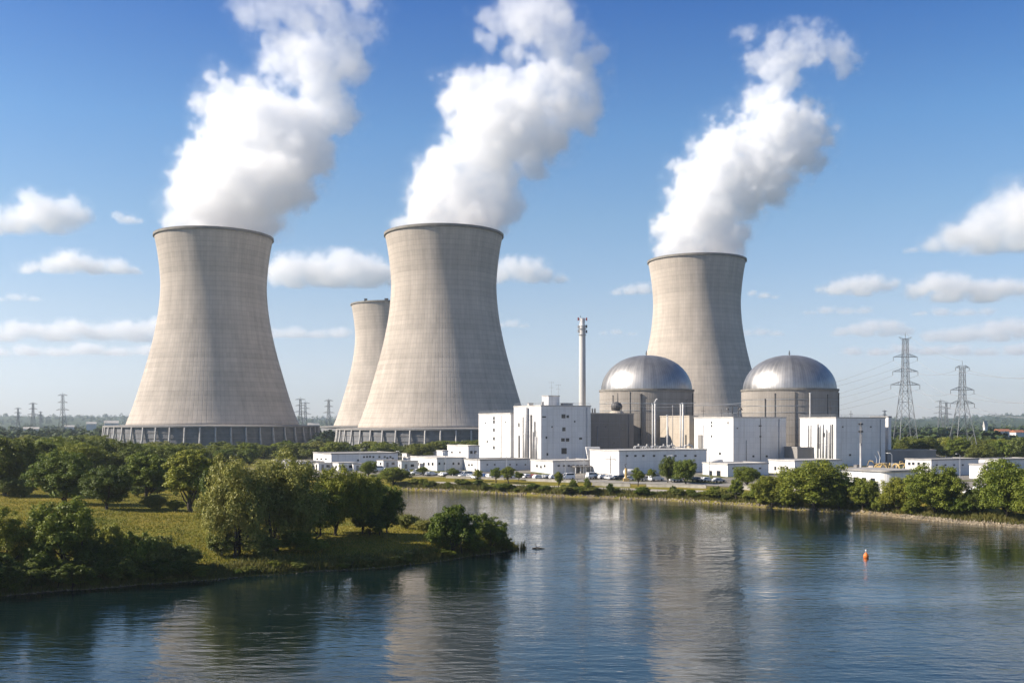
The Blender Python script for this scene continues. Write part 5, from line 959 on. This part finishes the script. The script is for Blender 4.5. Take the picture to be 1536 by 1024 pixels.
for k in range(6): wire(T2[k], Vector((gx(1640, 455), 455 + (k % 2) * 8, T2[k].z - 3)), 4, 'overhead wire leaving the second pylon out of the frame', 'wires leaving the frame')
for k in range(6): wire(T1[k], Vector((gx(1030, 640), 640 + (k % 2) * 14, 24 + 5 * (k // 2))), 7, 'overhead wire from the tallest pylon to behind the domes', 'wires behind the domes')
# small cables across the drums
for a, b, l in (((905, 602, 470), (1062, 604, 455), 'thin cable strung across the first drum, upper'), ((948, 609, 468), (1060, 606, 456), 'thin cable strung across the first drum, lower'), ((1062, 604, 455), (1205, 608, 452), 'thin cable strung from the first to the second drum')): wire(P(*a), P(*b), .8, l, None, .05)
# ------------------------------------------------------------------ vehicles
def paint(n, c): return mat(n, c, .3, spec=.5)
M_CAR = [paint('white_paint', (.72, .72, .72)), paint('silver_paint', (.42, .43, .45)), paint('dark_paint', (.04, .045, .055)), paint('blue_paint', (.05, .10, .24)), paint('maroon_paint', (.28, .05, .04))]; M_TYRE = mat('rubber', (.02, .02, .02), .9); M_LAMP = mat('lamp_glass', (.6, .58, .52), .2); M_TAIL = mat('tail_lamp', (.4, .03, .02), .3)
def car_meshes(van):
    L, W, Hb, Ht = (5.2, 1.95, 1.15, 2.2) if van else (4.3, 1.76, .95, 1.46)
    side = [(-L/2, .32), (-L/2, Hb * .8), (-L/2 + .12, Hb), (-L/2 + (.25 if van else .75), Ht), (L*.12 if van else L*.05, Ht), (L*.30 if van else L*.22, Hb), (L/2 - .15, Hb * .82), (L/2, Hb * .55), (L/2, .32)]
    b = MB(); n = len(side)
    for s, ins in ((-1, 1), (1, 1)):
        b.v += [(px, s * W / 2 * (1 if pz <= Hb else .86), pz) for px, pz in side]
    b.f.append(tuple(range(n))); b.f.append(tuple(range(n, 2*n))[::-1]); b.m += [0, 0]
    for j in range(n): b.f.append((j, n + j, n + (j+1) % n, (j+1) % n)); b.m.append(0)
    g = MB(); zt, zb_ = Ht - .12, Hb + .06; xb, xf = -L/2 + (.45 if van else .8), L*.13 if van else L*.06
    for s in (-1, 1): y0, y1 = s * (W/2 * .985), s * (W/2 * .875); g.quad((xb - .2, y0, zb_), (xf + .42, y0, zb_), (xf, y1 + s*.012, zt), (xb + .05, y1 + s*.012, zt))
    g.quad((L*.30 - .02 if van else L*.22 - .02, -W*.42, Hb + .05), (L*.30 - .02 if van else L*.22 - .02, W*.42, Hb + .05), (xf + .03, W*.38, zt + .03), (xf + .03, -W*.38, zt + .03))
    w = MB(); w.lathe([(.12, -.1), (.33, -.1), (.33, .1), (.12, .1)], 14, close=True); w.disc(.13, .08, 10); w.disc(.13, -.08, 10)
    wm = w.mesh('wheel', M_TYRE); hl = MB(); hl.box((-.06, -.18, -.09), (.03, .18, .09)); return b, g.mesh('window', M_GLASS), wm, hl.mesh('headlight', M_LAMP), L, W
CARP = [car_meshes(False), car_meshes(True)]; BODY = {}
def car(x, y, z, rz, ci, van, label, group):
    b, g, wm, hl, L, W_ = CARP[van]; key = (ci, van)
    if key not in BODY: BODY[key] = b.mesh('body', M_CAR[ci])
    t = thing('parked_van' if van else 'parked_car', label, 'van' if van else 'car', (x, y, z), rz, group); link('body', BODY[key], t); link('window', g, t)
    for sx in (-.31, .31):
        for sy in (-1, 1): w = link('wheel', wm, t, (sx * L, sy * (W_/2 - .08), .33)); w.rotation_euler = (math.pi/2, 0, 0)
    for sy in (-1, 1): link('headlight', hl, t, (L/2, sy * W_ * .34, .68))
r = random.Random(21); names = ['white', 'silver', 'dark', 'blue', 'maroon']
for px, py, ci, van in ((626, 712, 0, 1), (640, 713, 1, 0), (648, 713, 0, 0), (664, 714, 0, 0), (673, 714, 2, 0), (690, 715, 0, 1), (698, 716, 0, 1), (706, 717, 1, 0), (712, 718, 0, 0), (725, 716, 3, 0), (735, 717, 0, 0), (750, 717, 1, 0), (770, 717, 0, 0), (786, 716, 2, 0), (793, 717, 0, 0), (801, 717, 4, 0), (808, 718, 0, 0), (816, 718, 1, 0), (824, 718, 2, 0), (832, 718, 0, 0), (842, 719, 1, 0), (851, 719, 0, 1), (890, 718, 0, 1), (897, 718, 2, 0), (905, 718, 0, 0), (912, 719, 1, 0), (920, 719, 0, 0), (928, 719, 2, 0), (946, 720, 0, 0), (966, 721, 1, 0), (984, 721, 0, 1), (1014, 722, 0, 0), (1046, 722, 2, 0), (1060, 722, 0, 0), (1078, 723, 1, 0), (560, 706, 0, 0), (570, 707, 0, 1), (582, 707, 1, 0), (606, 709, 0, 0), (470, 700, 0, 1), (458, 699, 1, 0), (448, 699, 0, 0), (1330, 742, 0, 0), (1362, 742, 1, 0), (1456, 741, 0, 0), (1464, 741, 4, 0), (1472, 742, 0, 1), (1250, 728, 0, 0), (1146, 726, 1, 0)):
    x, y, z = on_ground(px, py, 250); nm = names[ci] + (' van' if van else ' car'); car(x, y, z + .06, AL + r.choice([0, 0, math.pi/2]) + r.uniform(-.1, .1) + r.choice([0, math.pi]), ci, van, 'parked ' + nm + ' in the yard before the low buildings', nm + 's parked in the yard')
# yellow post crane
x, y, z = on_ground(939, 722, 250); t = thing('jib_crane', 'yellow post crane standing on the lawn before the long hall', 'crane', (x, y, z)); mb = MB(); mb.box((-.9, -.9, -.3), (.9, .9, 1.1)); mb.tube([(0, 0, 1.1), (0, 0, 4.4)], .45, 8); obj('column', mb, M_YEL, t); mb = MB(); mb.tube([(0, 0, 4.3), (-.4, 0, 5.6), (.3, 0, 5.9)], .12, 5); obj('hook_arm', mb, M_DARK, t)
# yellow machines and pipes beside the white block at the pylons
def digger(px, py, D, rz, s, label, z=None):
    q = P(px, py, D); t = thing('excavator', label, 'excavator', (q.x, D, gz(q.x, D) if z is None else z), rz); t.scale = (s, s, s)
    for sy in (-1, 1): mb = MB(); pr = [(-1.8, .45), (-1.5, .1), (1.5, .1), (1.8, .45), (1.5, .8), (-1.5, .8)]; b = len(mb.v); mb.v += [(a, sy * .7, c) for a, c in pr] + [(a, sy * 1.25, c) for a, c in pr]; mb.f += [tuple(b + j for j in range(6))[::-1], tuple(b + 6 + j for j in range(6))]; mb.m += [0, 0]; [(mb.f.append((b+j, b+(j+1) % 6, b+6+(j+1) % 6, b+6+j)), mb.m.append(0)) for j in range(6)]; obj('track', mb, M_DARK, t)
    mb = MB(); mb.box((-1.9, -1.1, .9), (.9, 1.1, 1.9)); obj('body', mb, M_YEL, t); mb = MB(); mb.box((-.3, .1, 1.902), (1.2, 1.1, 3.1)); obj('cab', mb, M_GLASS, t); mb = MB(); mb.box((-.36, .05, 3.102), (1.26, 1.15, 3.22)); obj('cab_roof', mb, M_YEL, t)
    mb = MB(); mb.tube([(.9, -.4, 1.5), (2.6, -.4, 4.3), (4.4, -.4, 4.6)], [.3, .32, .22], 6); obj('boom', mb, M_YEL, t); mb = MB(); mb.tube([(4.4, -.4, 4.6), (5.4, -.4, 2.0)], [.24, .16], 6); obj('dipper_arm', mb, M_YEL, t); mb = MB(); mb.box((5.0, -.9, 1.0), (5.9, .1, 1.9)); obj('bucket', mb, M_DARK, t)
digger(1316, 690, 392, 2.6, .7, 'yellow excavator at the corner of the white block at the pylons'); digger(1345, 692, 396, .5, .65, 'yellow excavator beside the grey wall building'); digger(1180, 724, 318, 2.2, .6, 'small yellow digger partly behind the far bank trees')
for k in range(6):
    q = P(1322 + 8 * k, 695, 385 + 3 * (k % 3)); t = thing('yellow_pipe', 'curved yellow pipe on the ground by the excavators', 'pipe', (q.x, q.y, gz(q.x, q.y)), k * .7, 'curved yellow pipes by the excavators'); mb = MB(); mb.tube([(2.2 * math.cos(a) , .5 * a, .3 + 2.0 * math.sin(a)) for a in np.linspace(0, math.pi, 10)], .28, 8); obj('pipe', mb, M_YEL, t); mb = MB(); mb.tube([(2.2, 0, .05), (2.2, 0, .6)], .42, 8); obj('flange', mb, M_STEEL, t)
# lamp posts and yard masts
LP = thing('lamp_post', 'slim grey lamp post in the plant yard', 'lamp post', (0, 0, 0), 0, 'lamp posts of the plant yard'); mb = MB(); mb.tube([(0, 0, -.3), (0, 0, 7.6)], [.13, .08], 8); obj('pole', mb, M_STEEL, LP); mb = MB(); mb.tube([(0, 0, 7.5), (.5, 0, 8.0), (1.5, 0, 8.1)], .06, 6); obj('arm', mb, M_STEEL, LP); mb = MB(); mb.box((1.3, -.16, 7.98), (2.1, .16, 8.16)); obj('lamp_head', mb, M_PIPE, LP)
first = True
for px, py in ((1085, 694), (1093, 693), (1119, 694), (1161, 694), (1270, 694), (1283, 696), (906, 712), (848, 722), (876, 716), (1000, 719), (1064, 721), (760, 713), (716, 712), (668, 710), (600, 708), (540, 703), (1440, 718), (1338, 716)):
    x, y, z = on_ground(px, py, 260)
    if first: LP.location = (x, y, z); first = False
    else: dup(LP, (x, y, z), random.uniform(0, 6.28))
x, y, z = on_ground(1291, 703, 300); t = thing('floodlight_mast', 'tall lattice floodlight mast before the white block at the pylons', 'mast', (x, y, z)); hm = (703 - 633) / FPX * y; mb = MB(); mb.tube([(0, 0, 0), (0, 0, hm * .55)], [.42, .34], 8); obj('base_pole', mb, M_PIPE, t); mb = MB()
for a in range(3): w = a * 2.094; mb.tube([(.42*math.cos(w), .42*math.sin(w), hm * .5), (.3*math.cos(w), .3*math.sin(w), hm)], .07, 4)
for j in range(10):
    for a in range(3): w, w2 = a * 2.094, (a + 1) * 2.094; za, zb2 = hm * (.5 + .05 * j), hm * (.55 + .05 * j); mb.tube([(.38*math.cos(w), .38*math.sin(w), za), (.38*math.cos(w2), .38*math.sin(w2), zb2)], .04, 3)
obj('lattice', mb, M_GREYC, t)
for zq in (.78, .94): mb = MB(); mb.box((-.9, -.25, hm * zq), (.9, .25, hm * zq + .7)); obj('floodlight', mb, M_DARK, t)
for px, py, h, l in ((1313, 703, 6, 'short leaning pale pole in the yard, left of two'), (1318, 700, 6.5, 'short leaning pale pole in the yard, right of two')): x, y, z = on_ground(px, py, 300); mb = MB(); mb.tube([(0, 0, -.3), (.6, 0, h * .6), (-.3, 0, h)], .14, 6); tag(obj('pale_pole', mb, M_PIPE, None, (x, y, z)), l, 'pole')
# ------------------------------------------------------------------ on the water
q = w0(1299, 835.5); t = thing('buoy', 'small orange buoy with a white top mark floating in the river', 'buoy', (q[0], q[1], 0)); t.scale = (.85, .85, .85); M_OR = mat('buoy_orange', (.75, .20, .03), .45, (.62, .13, .02), 2.); mb = MB(); mb.lathe([(.05, -.4), (.42, -.25), (.52, .15), (.46, .5), (.28, .78), (.14, .9), (.12, 1.0)], 20); mb.disc(.12, 1.0, 12); obj('float', mb, M_OR, t, smooth=True)
mb = MB(); mb.tube([(0, 0, .95), (0, 0, 1.45)], .05, 8); obj('mast', mb, M_WHITE, t); mb = MB(); mb.lathe([(.02, 1.2), (.17, 1.22), (.17, 1.5), (.02, 1.55)], 12); obj('top_mark', mb, M_WHITE, t)
for px, py, n, l in ((786, 823, 26, 'tuft of reeds standing in the water off the point'), (781, 824, 14, 'smaller tuft of reeds touching the tip of the point')):
    q = w0(px, py); mb = MB(); rr = random.Random(px)
    for k in range(n):
        a = rr.uniform(0, 6.28); d = rr.uniform(0, .5); h = rr.uniform(.7, 1.6); bx, by = math.cos(a) * d, math.sin(a) * d * .6; lx, ly = rr.uniform(-.25, .25), rr.uniform(-.2, .2); mb.quad((bx - .06, by, -.2), (bx + .06, by, -.2), (bx + lx + .02, by + ly, h), (bx + lx - .02, by + ly, h)); mb.quad((bx, by - .06, -.2), (bx, by + .06, -.2), (bx + lx * .6, by + ly + .02, h * .9), (bx + lx * .6, by + ly - .02, h * .9))
    tag(obj('reeds', mb, M_REED, None, (q[0], q[1], 0)), l, 'reeds')
q = w0(806, 822.5); mb = MB(); mb.tube([(-.9, 0, .05), (0, .1, .16), (.7, 0, .08), (1.3, -.1, .02)], [.10, .14, .10, .05], 7); mb.tube([(-.1, .1, .12), (-.35, .1, .7), (-.3, .1, .95)], [.07, .05, .03], 6); mb.tube([(.2, .1, .12), (.45, .1, .5)], [.05, .03], 6); tag(obj('driftwood', mb, M_BARK, None, (q[0], q[1], 0)), 'dark forked driftwood branch floating off the point', 'driftwood')
# far small houses on the plain
M_TILE = mat('roof_tile', (.40, .17, .09), .9, (.30, .12, .07), .8)
def house(px, py, Y, w, h, label, tile):
    q = P(px, py, Y); z = gz(q.x, Y); zt = q.z + 0; t = thing('house', label, 'house', (q.x, Y, z), .4); hh = max(4, zt - z); mb = MB(); mb.box((-w/2, -w*.3, -1), (w/2, w*.3, hh)); obj('wall', mb, M_WHITE2, t)
    mb = MB(); a = w/2 + .5; b = w*.3 + .5; v = [(-a, -b, hh + .01), (a, -b, hh + .01), (a, b, hh + .01), (-a, b, hh + .01), (-a, 0, hh + h), (a, 0, hh + h)]; mb.v += v; mb.f += [(0, 1, 5, 4), (2, 3, 4, 5), (1, 2, 5), (3, 0, 4), (3, 2, 1, 0)]; mb.m += [0] * 5; obj('roof', mb, M_TILE if tile else M_ROOFL, t)
for px, py, Y, w, h, l, ti in ((47, 643, 1150, 16, 2.2, 'white roofed house among the woods under the distant pylons', 0), (137, 635.5, 1500, 14, 3, 'pale house a little left of the meadow cooling tower', 0), (167, 634.5, 1300, 17, 3.4, 'pale house touching the meadow cooling tower', 0), (104, 640, 1350, 12, 2.4, 'small white house beside the tallest distant pylon', 0), (1503, 646.5, 900, 15, 2, 'long pale house with orange roof in the woods near the frame edge', 1), (1526, 648, 880, 11, 2, 'house with orange roof at the frame edge', 1), (470, 637, 1500, 16, 3, 'pale house between the meadow tower and the distant tower', 0), (1478, 640, 1300, 5, 8, 'slim white tower house in the woods beyond the second pylon', 0)): house(px, py, Y, w, h, l, ti)
# ------------------------------------------------------------------ fair weather clouds
M_CLOUD = vol_mat('cloud_vapour', .011, .2)
M_THIN = vol_mat('thin_cloud_vapour', .0055, .2)
CL = [ # balls in photo pixels, distance, label, z squash, density grid voxel
 ([(48,296,17),(62,320,30),(100,324,26),(24,334,26),(-14,340,26),(122,322,14),(80,338,22)], 5000, 'white cloud at the frame edge beside the meadow cooling tower steam', .8),
 ([(45,402,16),(78,398,20),(108,394,24),(142,399,22),(172,404,18),(198,408,12)], 6200, 'flat based white cloud low beside the meadow cooling tower', .62),
 ([(178,326,9),(192,330,13),(208,334,8)], 5600, 'tiny cloud scrap between the edge cloud and the tower rim', .6),
 ([(420,406,22),(448,402,24),(476,404,28),(510,398,28),(540,402,26),(566,408,24),(590,410,22),(500,420,26),(545,424,22),(440,424,18)], 6000, 'broad white cloud between the two steaming towers on the meadow side', .75),
 ([(765,402,20),(790,406,22),(816,414,16),(842,419,10),(800,420,16),(745,410,20)], 6100, 'white cloud emerging behind the middle cooling tower', .75),
 ([(925,440,9),(945,437,12),(966,434,12)], 7000, 'small pale cloud touching the tower between the domes', .7),
 ([(1370,376,10),(1400,368,18),(1430,358,24),(1462,348,30),(1496,334,36),(1532,318,40),(1570,310,45),(1480,366,24),(1530,360,28)], 4800, 'large white cloud rising at the frame edge above the pylons', .85),
 ([(1232,432,10),(1256,434,17),(1284,428,20),(1312,424,20),(1332,428,16),(1290,440,18)], 6600, 'flat white cloud over the silver dome close to the pylons', .6),
 ([(1376,434,18),(1404,426,24),(1436,430,24),(1470,434,22),(1500,434,22),(1532,432,22),(1560,430,24),(1420,446,22),(1480,448,22)], 6600, 'long flat white cloud above the second pylon', .6),
 ([(1262,498,13),(1284,494,16),(1308,490,19),(1334,490,18),(1358,496,14),(1300,500,14),(1330,502,14)], 9500, 'thin low cloud bank just left of the tallest pylon top', .5),
 ([(1396,506,14),(1428,504,18),(1460,500,19),(1492,494,22),(1526,490,24),(1560,490,24),(1440,510,16),(1500,508,18)], 9800, 'thin low cloud bank by the second pylon top', .5),
 ([(1128,440,7),(1146,444,8),(1162,447,6)], 7600, 'tiny cloud scrap right of the tower between the domes', .6),
 ([(-10,500,20),(30,494,24),(70,498,22),(112,492,24),(150,500,22),(190,496,24),(232,492,24),(264,500,20),(10,508,20),(90,506,22),(210,506,22)], 9800, 'long hazy cloud bank behind the meadow cooling tower', .5),
 ([(-10,530,20),(40,526,20),(86,530,20),(130,524,20),(176,530,20),(226,526,20)], 11500, 'lower thin cloud bank near the horizon on the meadow side', .4),
 ([(752,488,7),(768,486,10),(784,490,8)], 9000, 'small faint cloud right of the middle cooling tower', .6),
 ([(414,502,14),(442,500,17),(474,504,16),(508,500,16)], 9600, 'thin hazy cloud between the meadow tower and the distant tower', .5),
 ([(1280,528,14),(1316,530,16),(1356,524,17),(1396,528,17),(1436,526,18),(1480,530,18),(1524,526,19),(1560,528,18)], 11800, 'faint cloud streak low behind the tallest pylon', .42),
 ([(905,500,6),(925,498,8),(948,502,7)], 9800, 'faint small cloud between the chimney and the tower', .5),
 ([(1215,470,9),(1240,466,12),(1268,468,13),(1296,466,11)], 9000, 'faint cloud streak above the silver dome close to the pylons', .45),
 ([(1120,500,9),(1142,498,11),(1164,502,10)], 9600, 'faint cloud streak between the tower and the dome close to the pylons', .45),
 ([(0,450,9),(24,446,11),(52,450,9)], 9000, 'thin scrap of cloud at the frame edge above the long hazy bank', .5),
 ([(1380,472,10),(1412,468,13),(1446,470,14),(1480,466,12)], 9200, 'thin cloud streak between the tallest and the second pylon', .45),
]
for k, (lst, D, lab, zs) in enumerate(CL):
    b = balls_px(lst, D, .35, seed=100 + k); ys = max(p[1] + p[2] * zs * .55 for p in lst); fl = EYE - (ys - HY) / FPX * D; mr = max(p[2] for p in lst) / FPX * D
    cloud('cloud', lab, 'cloud', b, M_CLOUD if D < 8000 else M_THIN, max(7.5, D / FPX * 1.6), mr * 1.5, mr * .55, 1.9, .45, .55, zs=zs, floor=fl, seed=20. + k, bias=-.55 if D < 8000 else -.6)
# ------------------------------------------------------------------ air
hz = MB(); hz.box((-13500, -500, -5), (13500, 9600, 420)); ho = tag(obj('haze', hz, vol_mat('haze_air', HAZE, .35, (.80, .90, 1.0))), kind='stuff')
